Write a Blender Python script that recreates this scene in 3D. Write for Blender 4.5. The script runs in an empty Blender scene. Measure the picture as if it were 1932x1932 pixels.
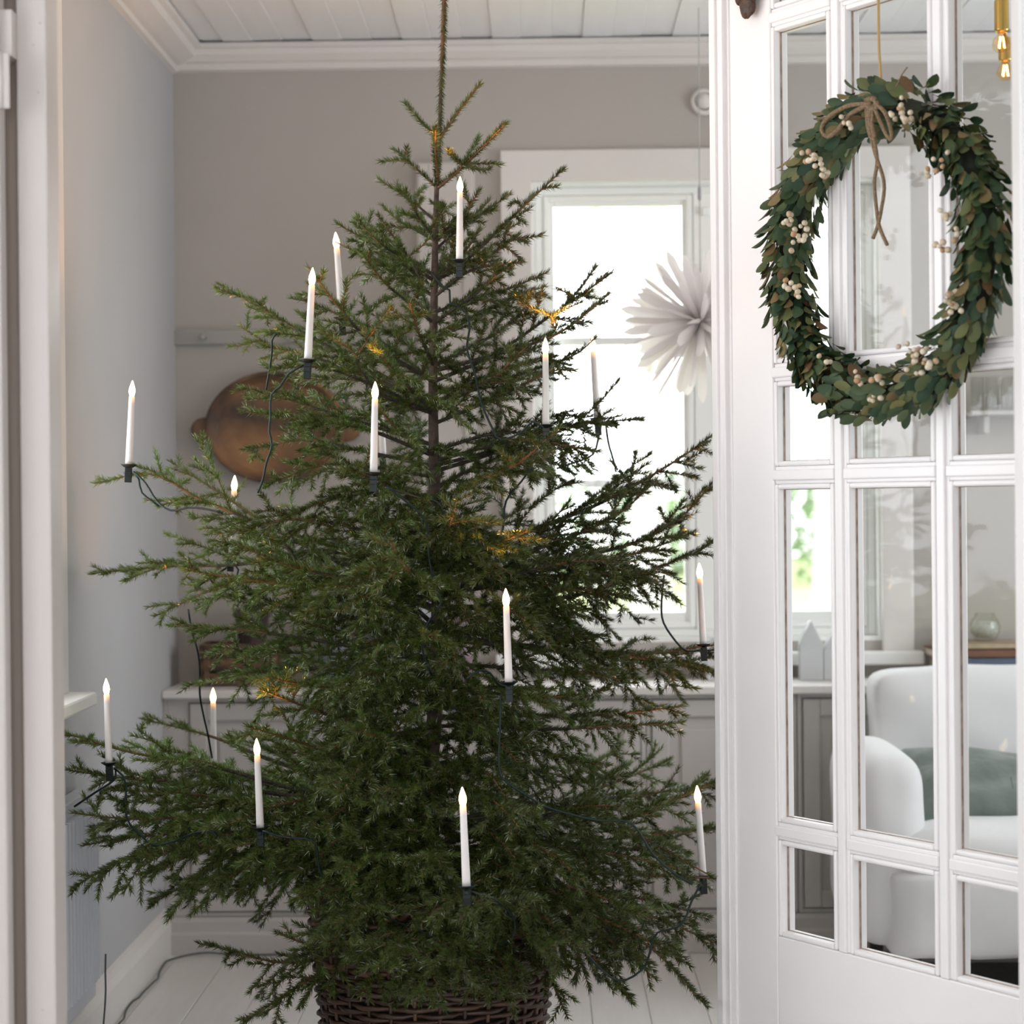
import bpy, bmesh, math, random
import numpy as np
from mathutils import Vector, Matrix, Euler

R = random.Random(7)
C = bpy.context.scene.collection
SC = bpy.context.scene
pi = math.pi

# ------------------------------------------------------------------ camera
F = 4000.0                      # focal length in pixels of the 1932 px frame
CAMZ = 1.186
cam_d = bpy.data.cameras.new('camera')
cam_d.sensor_fit = 'HORIZONTAL'
cam_d.sensor_width = 24.0
cam_d.lens = 24.0 * F / 1932
cam_d.clip_end = 300
cam_d.dof.use_dof = True
cam_d.dof.focus_distance = 4.12
cam_d.dof.aperture_fstop = 2.4
cam = bpy.data.objects.new('camera', cam_d)
C.objects.link(cam)
CAM_R = Matrix.Rotation(0.016, 3, 'Z') @ Matrix.Rotation(pi / 2 - 0.004, 3, 'X') @ Matrix.Rotation(-0.0095, 3, 'Z')
cam.matrix_world = Matrix.Translation((0, 0, CAMZ)) @ CAM_R.to_4x4()
SC.camera = cam
CRN = np.array(CAM_R)

# ------------------------------------------------------------------ world and daylight
SC.view_settings.view_transform = 'Standard'
SC.view_settings.look = 'None'
SC.view_settings.gamma = 1
SC.view_settings.use_curve_mapping = False
SC.view_settings.exposure = 0.0
SC.cycles.use_denoising = True
SC.cycles.max_bounces = 8
SC.cycles.diffuse_bounces = 5
SC.cycles.glossy_bounces = 4
SC.cycles.transparent_max_bounces = 14
SC.cycles.sample_clamp_indirect = 6
SC.cycles.caustics_reflective = False
SC.cycles.caustics_refractive = False
W = bpy.data.worlds.new('overcast_sky')
SC.world = W
W.use_nodes = True
wn = W.node_tree.nodes
wn['Background'].inputs[0].default_value = (0.93, 0.97, 1.0, 1)
wn['Background'].inputs[1].default_value = 6.6


def portal(name, loc, rot, sx, sy):
    """daylight portal filling a window opening (no light of its own)"""
    l = bpy.data.lights.new(name, 'AREA')
    l.shape = 'RECTANGLE'
    l.size, l.size_y = sx, sy
    l.cycles.is_portal = True
    o = bpy.data.objects.new(name, l)
    o.location = loc
    o.rotation_euler = rot
    C.objects.link(o)


# main dimensions
YB, YF = 5.85, 5.60             # rear wall, front of the low cabinets
XL, XR = -1.02, 2.45            # side walls of the tree room
ZC = 2.46                       # ceiling
YD0, YD1 = 3.28, 3.35           # the wall with the double doorway
WINL, WINR, WINB, WINT = -0.035, 0.925, 0.80, 2.075   # rear window opening (X, Z)
portal('rear_window_daylight', ((WINL + WINR) / 2, YB + 0.16, (WINB + WINT) / 2), (-pi / 2, 0, 0), WINR - WINL, WINT - WINB)
SWY0, SWY1, SWB, SWT = 3.46, 4.42, 0.80, 2.26         # side window in the left wall
portal('side_window_daylight', (XL - 0.17, (SWY0 + SWY1) / 2, (SWB + SWT) / 2), (0, -pi / 2, 0), SWT - SWB, SWY1 - SWY0)
RWY0, RWY1, RWB, RWT = 3.75, 5.15, 0.75, 2.15         # window in the right wall, out of the picture
portal('right_window_daylight', (XR + 0.17, (RWY0 + RWY1) / 2, (RWB + RWT) / 2), (0, pi / 2, 0), RWT - RWB, RWY1 - RWY0)
NX0, NX1, NY0, NZ = -2.3, 2.3, -2.2, 2.55             # the room the camera stands in
portal('near_window_daylight', (NX0 - 0.1, 0.9, 1.45), (0, -pi / 2, 0), 1.4, 2.0)
portal('near_rear_window_daylight', (0.6, NY0 - 0.1, 1.45), (pi / 2, 0, 0), 2.4, 1.4)


def P(px, py, Y):
    """world point at depth Y seen at photo pixel (px, py)"""
    d = CAM_R @ Vector(((px - 966) / F, -(py - 966) / F, -1))
    return Vector((0, 0, CAMZ)) + d * (Y / d.y)


def X_at(px, Y, py=966):
    return P(px, py, Y).x


def Z_at(py, Y, px=966):
    return P(px, py, Y).z


def project(pts):
    """numpy (n,3) -> pixel x, pixel y"""
    q = (pts - np.array([0, 0, CAMZ])) @ CRN
    return 966 + F * q[:, 0] / -q[:, 2], 966 - F * q[:, 1] / -q[:, 2]


# ------------------------------------------------------------------ materials
MATS = {}


def srgb(r, g, b):
    f = lambda c: (c / 255 / 12.92) if c / 255 <= 0.04045 else ((c / 255 + 0.055) / 1.055) ** 2.4
    return (f(r), f(g), f(b), 1)


def mat(name, col, rough=0.5, noise=0.0, nscale=20, metal=0.0, spec=0.5, bump=0.0, bscale=200, col2=None, coat=0.0, stretch=None, sheen=0.0, transl=0.0):
    m = bpy.data.materials.new(name)
    m.use_nodes = True
    nt = m.node_tree
    b = nt.nodes['Principled BSDF']
    b.inputs['Base Color'].default_value = col
    b.inputs['Roughness'].default_value = rough
    b.inputs['Metallic'].default_value = metal
    b.inputs['Specular IOR Level'].default_value = spec
    b.inputs['Coat Weight'].default_value = coat
    b.inputs['Sheen Weight'].default_value = sheen
    tc = nt.nodes.new('ShaderNodeTexCoord')
    mp = nt.nodes.new('ShaderNodeMapping')
    if stretch:
        mp.inputs['Scale'].default_value = stretch
    nt.links.new(tc.outputs['Object'], mp.inputs['Vector'])
    if noise or col2:
        n = nt.nodes.new('ShaderNodeTexNoise')
        n.inputs['Scale'].default_value = nscale
        n.inputs['Detail'].default_value = 5
        nt.links.new(mp.outputs[0], n.inputs['Vector'])
        r = nt.nodes.new('ShaderNodeValToRGB')
        c2 = col2 or tuple(max(0, c * (1 - noise)) for c in col[:3]) + (1,)
        r.color_ramp.elements[0].position = 0.35
        r.color_ramp.elements[1].position = 0.65
        r.color_ramp.elements[0].color = c2
        r.color_ramp.elements[1].color = col
        nt.links.new(n.outputs['Fac'], r.inputs['Fac'])
        nt.links.new(r.outputs[0], b.inputs['Base Color'])
    if bump:
        n2 = nt.nodes.new('ShaderNodeTexNoise')
        n2.inputs['Scale'].default_value = bscale
        n2.inputs['Detail'].default_value = 4
        nt.links.new(mp.outputs[0], n2.inputs['Vector'])
        bp = nt.nodes.new('ShaderNodeBump')
        bp.inputs['Strength'].default_value = bump
        bp.inputs['Distance'].default_value = 0.005
        nt.links.new(n2.outputs['Fac'], bp.inputs['Height'])
        nt.links.new(bp.outputs[0], b.inputs['Normal'])
    if transl:
        t = nt.nodes.new('ShaderNodeBsdfTranslucent')
        t.inputs[0].default_value = col
        mx = nt.nodes.new('ShaderNodeMixShader')
        mx.inputs[0].default_value = transl
        nt.links.new(b.outputs[0], mx.inputs[1])
        nt.links.new(t.outputs[0], mx.inputs[2])
        nt.links.new(mx.outputs[0], nt.nodes['Material Output'].inputs[0])
    MATS[name] = m
    return m


def glass_mat(name, tint=(1, 1, 1, 1), ior=1.45, wavy=0.0):
    m = bpy.data.materials.new(name)
    m.use_nodes = True
    nt = m.node_tree
    nt.nodes.remove(nt.nodes['Principled BSDF'])
    tr = nt.nodes.new('ShaderNodeBsdfTransparent')
    tr.inputs[0].default_value = tint
    gl = nt.nodes.new('ShaderNodeBsdfGlossy')
    gl.inputs['Roughness'].default_value = 0.02
    lw_ = nt.nodes.new('ShaderNodeLayerWeight')
    lw_.inputs['Blend'].default_value = 0.5
    pw_ = nt.nodes.new('ShaderNodeMath')
    pw_.operation = 'POWER'
    pw_.inputs[1].default_value = 5
    nt.links.new(lw_.outputs['Facing'], pw_.inputs[0])
    r0 = ((ior - 1) / (ior + 1)) ** 2
    fr = nt.nodes.new('ShaderNodeMath')
    fr.operation = 'MULTIPLY_ADD'
    fr.inputs[1].default_value = 1 - r0
    fr.inputs[2].default_value = r0
    nt.links.new(pw_.outputs[0], fr.inputs[0])
    if wavy:
        tc = nt.nodes.new('ShaderNodeTexCoord')
        n = nt.nodes.new('ShaderNodeTexNoise')
        n.inputs['Scale'].default_value = 9
        bp = nt.nodes.new('ShaderNodeBump')
        bp.inputs['Strength'].default_value = wavy
        bp.inputs['Distance'].default_value = 0.01
        nt.links.new(tc.outputs['Object'], n.inputs['Vector'])
        nt.links.new(n.outputs['Fac'], bp.inputs['Height'])
        nt.links.new(bp.outputs[0], gl.inputs['Normal'])
    mx = nt.nodes.new('ShaderNodeMixShader')
    nt.links.new(fr.outputs[0], mx.inputs[0])
    nt.links.new(tr.outputs[0], mx.inputs[1])
    nt.links.new(gl.outputs[0], mx.inputs[2])
    nt.links.new(mx.outputs[0], nt.nodes['Material Output'].inputs[0])
    return m


def tint_mat(name, stops, source, rough=0.4, spec=0.5, transl=0.0):
    """colour picked per piece: source is 'object', 'island' or an attribute name"""
    m = mat(name, stops[0][1], rough, spec=spec)
    nt = m.node_tree
    if source == 'object':
        out = nt.nodes.new('ShaderNodeObjectInfo').outputs['Random']
    elif source == 'island':
        out = nt.nodes.new('ShaderNodeNewGeometry').outputs['Random Per Island']
    else:
        a = nt.nodes.new('ShaderNodeAttribute')
        a.attribute_name = source
        out = a.outputs['Fac']
    r = nt.nodes.new('ShaderNodeValToRGB')
    cr = r.color_ramp
    while len(cr.elements) < len(stops):
        cr.elements.new(0.5)
    for e, (p, c) in zip(cr.elements, stops):
        e.position = p
        e.color = c
    nt.links.new(out, r.inputs['Fac'])
    b = nt.nodes['Principled BSDF']
    nt.links.new(r.outputs[0], b.inputs['Base Color'])
    if transl:
        t = nt.nodes.new('ShaderNodeBsdfTranslucent')
        nt.links.new(r.outputs[0], t.inputs[0])
        mx = nt.nodes.new('ShaderNodeMixShader')
        mx.inputs[0].default_value = transl
        nt.links.new(b.outputs[0], mx.inputs[1])
        nt.links.new(t.outputs[0], mx.inputs[2])
        nt.links.new(mx.outputs[0], nt.nodes['Material Output'].inputs[0])
    return m


def emit_mat(name, col, strength):
    m = bpy.data.materials.new(name)
    m.use_nodes = True
    nt = m.node_tree
    b = nt.nodes['Principled BSDF']
    b.inputs['Base Color'].default_value = (0.9, 0.85, 0.7, 1)
    b.inputs['Emission Color'].default_value = col
    b.inputs['Emission Strength'].default_value = strength
    return m


WALL = mat('greige_wall_paint', (0.45, 0.42, 0.39, 1), 0.85, noise=0.03, nscale=3, bump=0.05, bscale=120)
WALLL = mat('pale_grey_wall_paint', (0.455, 0.455, 0.465, 1), 0.85, noise=0.03, nscale=3, bump=0.05, bscale=120)
TRIM = mat('white_trim_paint', (0.72, 0.69, 0.665, 1), 0.45, noise=0.03, nscale=6)
DOORW = mat('white_gloss_door_paint', (0.85, 0.82, 0.82, 1), 0.4, noise=0.02, nscale=8, bump=0.04, bscale=60)
JAMBW = mat('white_jamb_paint', (0.61, 0.56, 0.535, 1), 0.32, noise=0.03, nscale=5, bump=0.04, bscale=40)
CEILW = mat('white_ceiling_paint', (0.86, 0.875, 0.90, 1), 0.55, noise=0.03, nscale=6, stretch=(4, 0.5, 1))
FLOORW = mat('white_floor_paint', (0.72, 0.69, 0.67, 1), 0.3, noise=0.06, nscale=6, stretch=(6, 0.6, 1), bump=0.06, bscale=30)
WINW = mat('white_window_paint', (0.88, 0.89, 0.87, 1), 0.4)
CABW = mat('greige_cabinet_paint', (0.50, 0.475, 0.455, 1), 0.5, noise=0.02)
GLASS = glass_mat('window_glass')
OLDGLASS = glass_mat('old_wavy_glass', (0.97, 0.98, 0.98, 1), 1.27, wavy=0.08)
BLACKP = mat('dark_green_plastic', (0.004, 0.009, 0.008, 1), 0.4, spec=0.35)
WIRE = mat('dark_green_wire', (0.004, 0.014, 0.012, 1), 0.4, spec=0.3)
BARK = mat('spruce_bark', (0.095, 0.06, 0.043, 1), 0.85, noise=0.6, nscale=60, bump=0.6, bscale=150)
OLDBARK = mat('old_branch_bark', (0.060, 0.044, 0.033, 1), 0.85, noise=0.5, nscale=70, bump=0.4, bscale=200)
TWIG = mat('orange_brown_twig', (0.15, 0.068, 0.03, 1), 0.65, noise=0.4, nscale=80)
NEEDLE = tint_mat('spruce_needles', [(0, (0.038, 0.050, 0.010, 1)), (0.4, (0.084, 0.118, 0.023, 1)), (0.75, (0.155, 0.235, 0.055, 1)), (1, (0.27, 0.365, 0.125, 1))], 'tint', 0.24, 0.7, transl=0.2)  # ramp spans shaded to lit greens, light put into the colour


# ------------------------------------------------------------------ mesh helpers
def origin_of(o):
    v = Vector((0, 0, 0))
    while o is not None:
        v += o.location
        o = o.parent
    return v


class MB:
    def __init__(self):
        self.v, self.f = [], []

    def add(self, vs, fs):
        n = len(self.v)
        self.v += [tuple(v) for v in vs]
        self.f += [tuple(i + n for i in f) for f in fs]
        return self

    def box(self, x0, x1, y0, y1, z0, z1):
        x0, x1 = min(x0, x1), max(x0, x1)
        y0, y1 = min(y0, y1), max(y0, y1)
        z0, z1 = min(z0, z1), max(z0, z1)
        return self.add([(x0, y0, z0), (x1, y0, z0), (x1, y1, z0), (x0, y1, z0), (x0, y0, z1), (x1, y0, z1), (x1, y1, z1), (x0, y1, z1)],
                        [(0, 3, 2, 1), (4, 5, 6, 7), (0, 1, 5, 4), (1, 2, 6, 5), (2, 3, 7, 6), (3, 0, 4, 7)])

    def tube(self, pts, rad, n=8, closed=False):
        pts = [Vector(p) for p in pts]
        if not hasattr(rad, '__len__'):
            rad = [rad] * len(pts)
        m = len(pts)
        vs, fs = [], []
        up = None
        for i, p in enumerate(pts):
            a, b = (pts[(i - 1) % m], pts[(i + 1) % m]) if closed else (pts[max(0, i - 1)], pts[min(m - 1, i + 1)])
            t = (b - a)
            t = t.normalized() if t.length > 1e-9 else Vector((0, 0, 1))
            if up is None:
                up = t.orthogonal().normalized()
            up = (up - t * up.dot(t))
            up = up.normalized() if up.length > 1e-6 else t.orthogonal().normalized()
            w = t.cross(up)
            for k in range(n):
                a_ = 2 * pi * k / n
                vs.append(p + (up * math.cos(a_) + w * math.sin(a_)) * rad[i])
        for i in range(m if closed else m - 1):
            j = (i + 1) % m
            for k in range(n):
                l = (k + 1) % n
                fs.append((i * n + k, i * n + l, j * n + l, j * n + k))
        if not closed:
            fs.append(tuple(range(n - 1, -1, -1)))
            fs.append(tuple((m - 1) * n + k for k in range(n)))
        return self.add(vs, fs)

    def lathe(self, prof, n=24, c=(0, 0, 0), M=None):
        """prof: (radius, height) list"""
        vs, fs = [], []
        c = Vector(c)
        for r, h in prof:
            for k in range(n):
                a = 2 * pi * k / n
                p = Vector((r * math.cos(a), r * math.sin(a), h))
                vs.append((M @ p if M else p) + c)
        for i in range(len(prof) - 1):
            for k in range(n):
                l = (k + 1) % n
                fs.append((i * n + k, i * n + l, (i + 1) * n + l, (i + 1) * n + k))
        fs.append(tuple(range(n - 1, -1, -1)))
        fs.append(tuple((len(prof) - 1) * n + k for k in range(n)))
        return self.add(vs, fs)

    def extrude(self, poly, fn0, fn1):
        """closed 2D poly swept between fn0(u,v) and fn1(u,v)"""
        n = len(poly)
        vs = [fn0(u, v) for u, v in poly] + [fn1(u, v) for u, v in poly]
        fs = [tuple(range(n - 1, -1, -1)), tuple(range(n, 2 * n))]
        fs += [(i, (i + 1) % n, n + (i + 1) % n, n + i) for i in range(n)]
        return self.add(vs, fs)

    def build(self, name, m, parent=None, smooth=False, bevel=0.0, local=False, seg=2, subsurf=0):
        o0 = Vector((0, 0, 0)) if local or parent is None else origin_of(parent)
        me = bpy.data.meshes.new(name)
        me.from_pydata([Vector(v) - o0 for v in self.v], [], self.f)
        me.materials.append(m)
        bm = bmesh.new()
        bm.from_mesh(me)
        bmesh.ops.recalc_face_normals(bm, faces=bm.faces)
        bm.to_mesh(me)
        bm.free()
        if smooth:
            me.shade_smooth()
        else:
            me.shade_flat()
        o = bpy.data.objects.new(name, me)
        C.objects.link(o)
        o.parent = parent
        if bevel:
            b = o.modifiers.new('bevel', 'BEVEL')
            b.width = bevel
            b.segments = seg
            b.limit_method = 'ANGLE'
            b.angle_limit = 0.7
        if subsurf:
            s = o.modifiers.new('sub', 'SUBSURF')
            s.levels = s.render_levels = subsurf
        return o


def tag(o, label=None, cat=None, group=None, kind=None):
    if label:
        o['label'] = label
    if cat:
        o['category'] = cat
    if group:
        o['group'] = group
    if kind:
        o['kind'] = kind
    return o


def empty(name, loc=(0, 0, 0), rot=(0, 0, 0)):
    o = bpy.data.objects.new(name, None)
    o.empty_display_size = 0.05
    C.objects.link(o)
    o.location = loc
    o.rotation_euler = rot
    return o


def struct(o):
    o['kind'] = 'structure'
    return o


def copy_tree(o, parent=None):
    c = o.copy()
    C.objects.link(c)
    c.parent = parent
    for ch in list(o.children):
        copy_tree(ch, c)
    return c


def smooth_path(pts, step):
    """Catmull-Rom through pts, resampled at about step"""
    p = np.array([tuple(q) for q in pts], float)
    if len(p) == 2:
        p = np.array([p[0], (p[0] + p[1]) / 2, p[1]])
    q = np.vstack([2 * p[0] - p[1], p, 2 * p[-1] - p[-2]])
    out = []
    for i in range(1, len(q) - 2):
        n = max(2, int(np.linalg.norm(q[i + 1] - q[i]) / step))
        t = (np.arange(n) / n)[:, None]
        out.append(0.5 * (2 * q[i] + (q[i + 1] - q[i - 1]) * t + (2 * q[i - 1] - 5 * q[i] + 4 * q[i + 1] - q[i + 2]) * t ** 2 + (3 * q[i] - q[i - 1] - 3 * q[i + 1] + q[i + 2]) * t ** 3))
    out.append(q[-2][None])
    return np.vstack(out)


# ================================================================== THE SETTING
# --- floor: planks running away from the camera
fl = struct(empty('floor'))
x = XL - 0.1
k = 0
while x < XR:
    w = 0.135
    MB().box(x + 0.0008, x + w - 0.0008, YD1 - 0.14, YB + 0.1, -0.03, 0.0 - 0.0006 * (k % 3)).build('floor_plank', FLOORW, fl, bevel=0.0015, seg=1)
    x += w
    k += 1
# --- ceiling: narrow beaded boards
ce = struct(empty('ceiling', (0, 0, ZC)))
x = XL - 0.1
k = 0
while x < XR:
    w = 0.082
    dz = 0.0018 * ((k * 7) % 3)
    MB().box(x + 0.0002, x + w - 0.0002, YD1, YB + 0.1, ZC + dz, ZC + 0.03).build('ceiling_board', CEILW, ce, bevel=0.0016, seg=1)
    x += w
    k += 1
MB().box(XL - 0.2, XR + 0.1, YD1, YB + 0.2, ZC + 0.032, ZC + 0.06).build('ceiling_deck', CEILW, ce)
# --- walls
m = MB()
T = 0.2
m.box(XL - T, WINL, YB, YB + T, 0, ZC + 0.06)
m.box(WINR, XR + T, YB, YB + T, 0, ZC + 0.06)
m.box(WINL, WINR, YB, YB + T, 0, WINB)
m.box(WINL, WINR, YB, YB + T, WINT, ZC + 0.06)
struct(m.build('wall_back', WALL))
m = MB()
m.box(XL - T, XL, YD0, SWY0, 0, ZC + 0.06)
m.box(XL - T, XL, SWY1, YB, 0, ZC + 0.06)
m.box(XL - T, XL, SWY0, SWY1, 0, SWB)
m.box(XL - T, XL, SWY0, SWY1, SWT, ZC + 0.06)
struct(m.build('wall_left', WALLL))
m = MB()
m.box(XR, XR + T, YD0, RWY0, 0, ZC + 0.06)
m.box(XR, XR + T, RWY1, YB, 0, ZC + 0.06)
m.box(XR, XR + T, RWY0, RWY1, 0, RWB)
m.box(XR, XR + T, RWY0, RWY1, RWT, ZC + 0.06)
struct(m.build('wall_right', WALL))
JL = X_at(118, YD1 + 0.01)             # clear opening of the doorway
JR = X_at(1914, 3.22)
m = MB()
m.box(NX0 - T, JL - 0.10, YD0 + 0.02, YD1, 0, NZ + 0.05)
m.box(JR + 0.22, NX1 + T, YD0 + 0.02, YD1, 0, NZ + 0.05)
m.box(JL - 0.10, JR + 0.22, YD0 + 0.02, YD1, 2.43, NZ + 0.05)
struct(m.build('wall_front', JAMBW))
# --- the room the camera stands in
struct(MB().box(NX0 - T, NX1 + T, NY0 - T, YD0 - 0.001, -0.05, 0.0).build('floor', FLOORW))
struct(MB().box(NX0 - T, NX1 + T, NY0 - T, YD0 + 0.02, NZ, NZ + 0.05).build('ceiling', CEILW))
m = MB()
m.box(NX0 - T, NX0, NY0 - T, -0.1, 0, NZ)
m.box(NX0 - T, NX0, 1.9, YD0 + 0.02, 0, NZ)
m.box(NX0 - T, NX0, -0.1, 1.9, 0, 0.75)
m.box(NX0 - T, NX0, -0.1, 1.9, 2.15, NZ)
struct(m.build('wall_near_left', TRIM))
m = MB()
m.box(NX0 - T, -0.6, NY0 - T, NY0, 0, NZ)
m.box(1.8, NX1 + T, NY0 - T, NY0, 0, NZ)
m.box(-0.6, 1.8, NY0 - T, NY0, 0, 0.75)
m.box(-0.6, 1.8, NY0 - T, NY0, 2.15, NZ)
struct(m.build('wall_near_back', TRIM))
struct(MB().box(NX1, NX1 + T, NY0 - T, YD0 + 0.02, 0, NZ).build('wall_near_right', TRIM))

# --- cornices
prof = [(0, 0), (0.052, 0), (0.052, -0.012), (0.044, -0.016), (0.040, -0.030), (0.026, -0.046), (0.014, -0.050), (0.014, -0.066), (0, -0.070)]
ZK = ZC - 0.004
struct(MB().extrude(prof, lambda u, v: (XL, YB - u, ZK + v), lambda u, v: (XR, YB - u, ZK + v)).build('trim_1', TRIM))
prof2 = [(0, 0), (0.085, 0), (0.085, -0.012), (0.072, -0.018), (0.066, -0.034), (0.030, -0.052), (0.014, -0.056), (0.014, -0.070), (0, -0.074)]
struct(MB().extrude(prof2, lambda u, v: (XL + u, YD1, ZK + v), lambda u, v: (XL + u, YB, ZK + v)).build('trim_2', TRIM))
# --- baseboards
bprof = [(0, 0), (0.020, 0), (0.020, 0.085), (0.012, 0.10), (0.010, 0.118), (0, 0.122)]
struct(MB().extrude(bprof, lambda u, v: (XL + u, YD1, v), lambda u, v: (XL + u, YF, v)).build('baseboard_left', TRIM))
bp2 = [(0, 0), (0.024, 0), (0.024, 0.055), (0.018, 0.062), (0.018, 0.088), (0.006, 0.098), (0, 0.098)]
struct(MB().extrude(bp2, lambda u, v: (XL + 0.02, YF - u, v), lambda u, v: (XR, YF - u, v)).build('baseboard_back', CABW))

# --- rear window
w1 = struct(empty('window_1', ((WINL + WINR) / 2, YB, WINB)))


def frame(mb, x0, x1, z0, z1, t, y0, y1, tb=None):
    tb = t if tb is None else tb
    mb.box(x0, x0 + t, y0, y1, z0, z1)
    mb.box(x1 - t, x1, y0, y1, z0, z1)
    mb.box(x0 + t, x1 - t, y0, y1, z1 - t, z1)
    mb.box(x0 + t, x1 - t, y0, y1, z0, z0 + tb)
    return mb


CW = 0.082
for nm, bx in (('casing_left_board', (WINL - CW, WINL + 0.004, WINB - 0.03, WINT + CW)), ('casing_right_board', (WINR - 0.004, WINR + CW, WINB - 0.03, WINT + CW)), ('casing_head_board', (WINL, WINR, WINT - 0.004, WINT + CW))):
    MB().box(bx[0], bx[1], YB - 0.022, YB, bx[2], bx[3]).build('casing_board', TRIM, w1, bevel=0.004)
MB().box(WINL - CW - 0.025, WINR + CW + 0.025, YB - 0.045, YB + 0.02, WINB - 0.065, WINB - 0.028).build('window_stool', WINW, w1, bevel=0.006)
frame(MB(), WINL, WINR, WINB, WINT, 0.012, YB + 0.0, YB + 0.18).build('reveal', WINW, w1)
frame(MB(), WINL + 0.012, WINR - 0.012, WINB + 0.012, WINT - 0.012, 0.022, YB + 0.05, YB + 0.12).build('window_frame', WINW, w1, bevel=0.003)
WC = (WINL + WINR) / 2
MB().box(WC - 0.030, WC + 0.030, YB + 0.045, YB + 0.12, WINB + 0.03, WINT - 0.03).build('mullion', WINW, w1, bevel=0.004)
for (a, b) in ((WINL + 0.030, WC - 0.026), (WC + 0.026, WINR - 0.030)):
    s = frame(MB(), a, b, WINB + 0.03, WINT - 0.03, 0.034, YB + 0.055, YB + 0.085, 0.05)
    frame(s, a + 0.006, b - 0.006, WINB + 0.036, WINT - 0.036, 0.016, YB + 0.045, YB + 0.06)
    so = s.build('sash', WINW, w1, bevel=0.003)
    MB().box(a + 0.03, b - 0.03, YB + 0.068, YB + 0.071, WINB + 0.07, WINT - 0.06).build('pane', GLASS, so)
    for zz in (Z_at(640, YB), Z_at(913, YB)):
        MB().box(a + 0.03, b - 0.03, YB + 0.10, YB + 0.125, zz - 0.011, zz + 0.011).build('glazing_bar', WINW, so, bevel=0.002)
# fastener on the mullion
MB().box(WC - 0.006, WC + 0.018, YB + 0.03, YB + 0.045, Z_at(400, YB) - 0.012, Z_at(400, YB) + 0.012).build('latch_knob', WINW, w1, bevel=0.004)

# --- side window in the left wall
w2 = struct(empty('window_2', (XL, (SWY0 + SWY1) / 2, SWB)))
def yframe(mb, y0, y1, z0, z1, t, x0, x1):
    mb.box(x0, x1, y0, y0 + t, z0, z1)
    mb.box(x0, x1, y1 - t, y1, z0, z1)
    mb.box(x0, x1, y0 + t, y1 - t, z1 - t, z1)
    mb.box(x0, x1, y0 + t, y1 - t, z0, z0 + t)
    return mb
yframe(MB(), SWY0, SWY1, SWB, SWT, 0.035, XL - 0.12, XL - 0.07).build('window_frame', WINW, w2, bevel=0.003)
MB().box(XL - 0.10, XL - 0.097, SWY0 + 0.03, SWY1 - 0.03, SWB + 0.03, SWT - 0.03).build('pane', GLASS, w2)
MB().box(XL - 0.12, XL + 0.065, SWY0 - 0.05, SWY1 + 0.06, SWB - 0.035, SWB - 0.004).build('window_stool', WINW, w2, bevel=0.006)
yframe(MB(), SWY0 - 0.06, SWY1 + 0.03, SWB - 0.004, SWT + 0.06, 0.06, XL, XL + 0.012).build('casing_board', TRIM, w2, bevel=0.003)

# --- doorway: left jamb with the edge of the other leaf
JG0, JG1 = X_at(20, YD0), X_at(39, YD0)
jl = struct(empty('door_frame', (JL, YD0, 0)))
MB().box(JG1, JL, YD0, YD1 + 0.01, 0, 2.45).build('jamb_board', JAMBW, jl, bevel=0.003)
MB().box(JG0 - 0.02, JG1 + 0.001, YD0 + 0.028, YD0 + 0.05, 0, 2.45).build('rebate_board', mat('gap_shade_taupe', (0.40, 0.33, 0.28, 1), 0.6), jl)  # recess board; the shade of the gap is put into its taupe colour
for (px, py) in ((75, 43), (62, 85), (72, 174), (80, 1905)):
    c = P(px, py, YD0)
    MB().lathe([(0.0022, 0), (0.0022, 0.0012), (0.001, 0.0016)], 10, c, Matrix.Rotation(pi / 2, 3, 'X')).build('nail_head', mat('filled_nail_hole', (0.55, 0.49, 0.47, 1), 0.6), jl)
d2 = struct(empty('door_2', (JG0, YD0, 0)))
MB().box(JG0 - 0.30, JG0, YD0 - 0.045, YD0 - 0.005, 0.01, 2.43).build('stile', JAMBW, d2, bevel=0.004)
h = P(18, 150, YD0 - 0.05)
hz0, hz1 = Z_at(204, YD0), Z_at(100, YD0)
hg = MB().box(h.x - 0.010, JG1 + 0.002, YD0 - 0.052, YD0 - 0.045, hz0, hz1).build('hinge', JAMBW, d2, bevel=0.002)
MB().tube([(JG0 + 0.004, YD0 - 0.05, hz0), (JG0 + 0.004, YD0 - 0.05, hz1)], 0.005, 10).build('hinge_pin', JAMBW, hg, smooth=True)
MB().box(JG0 - 0.004, JG1 + 0.001, YD0 - 0.03, YD0 + 0.03, Z_at(100, YD0), Z_at(14, YD0)).build('filler_block', JAMBW, d2)
# right jamb, nearest to the camera
jr = struct(empty('door_frame', (JR, 3.16, 0)))
MB().box(JR, JR + 0.22, 3.16, 3.22, 0, 2.45).build('jamb_board', DOORW, jr, bevel=0.004)
MB().box(JR + 0.16, JR + 0.24, 3.14, 3.16, 0, 2.45).build('casing_board', DOORW, jr, bevel=0.003)

# --- right glazed door leaf, standing open into the tree room
DX, DY = X_at(1375, 4.2), 4.2
dvec = Vector((0.555, -0.832, 0)).normalized()
DANG = math.atan2(dvec.y, dvec.x)
d1 = struct(empty('door_1', (DX, DY, 0), (0, 0, DANG)))
DW, DT = 0.925, 0.019
SB = [0.161, 0.346, 0.609, 0.794]                    # stile edge, muntin, muntin, stile edge
ZR = [0.355, 0.556, 1.235, 1.431, 2.107, 2.305]      # rails and muntins
ZTOP = 2.415


def dpart(name, mb, m=DOORW, bevel=0.003, par=d1, **k):
    return mb.build(name, m, par, bevel=bevel, local=True, **k)


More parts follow.
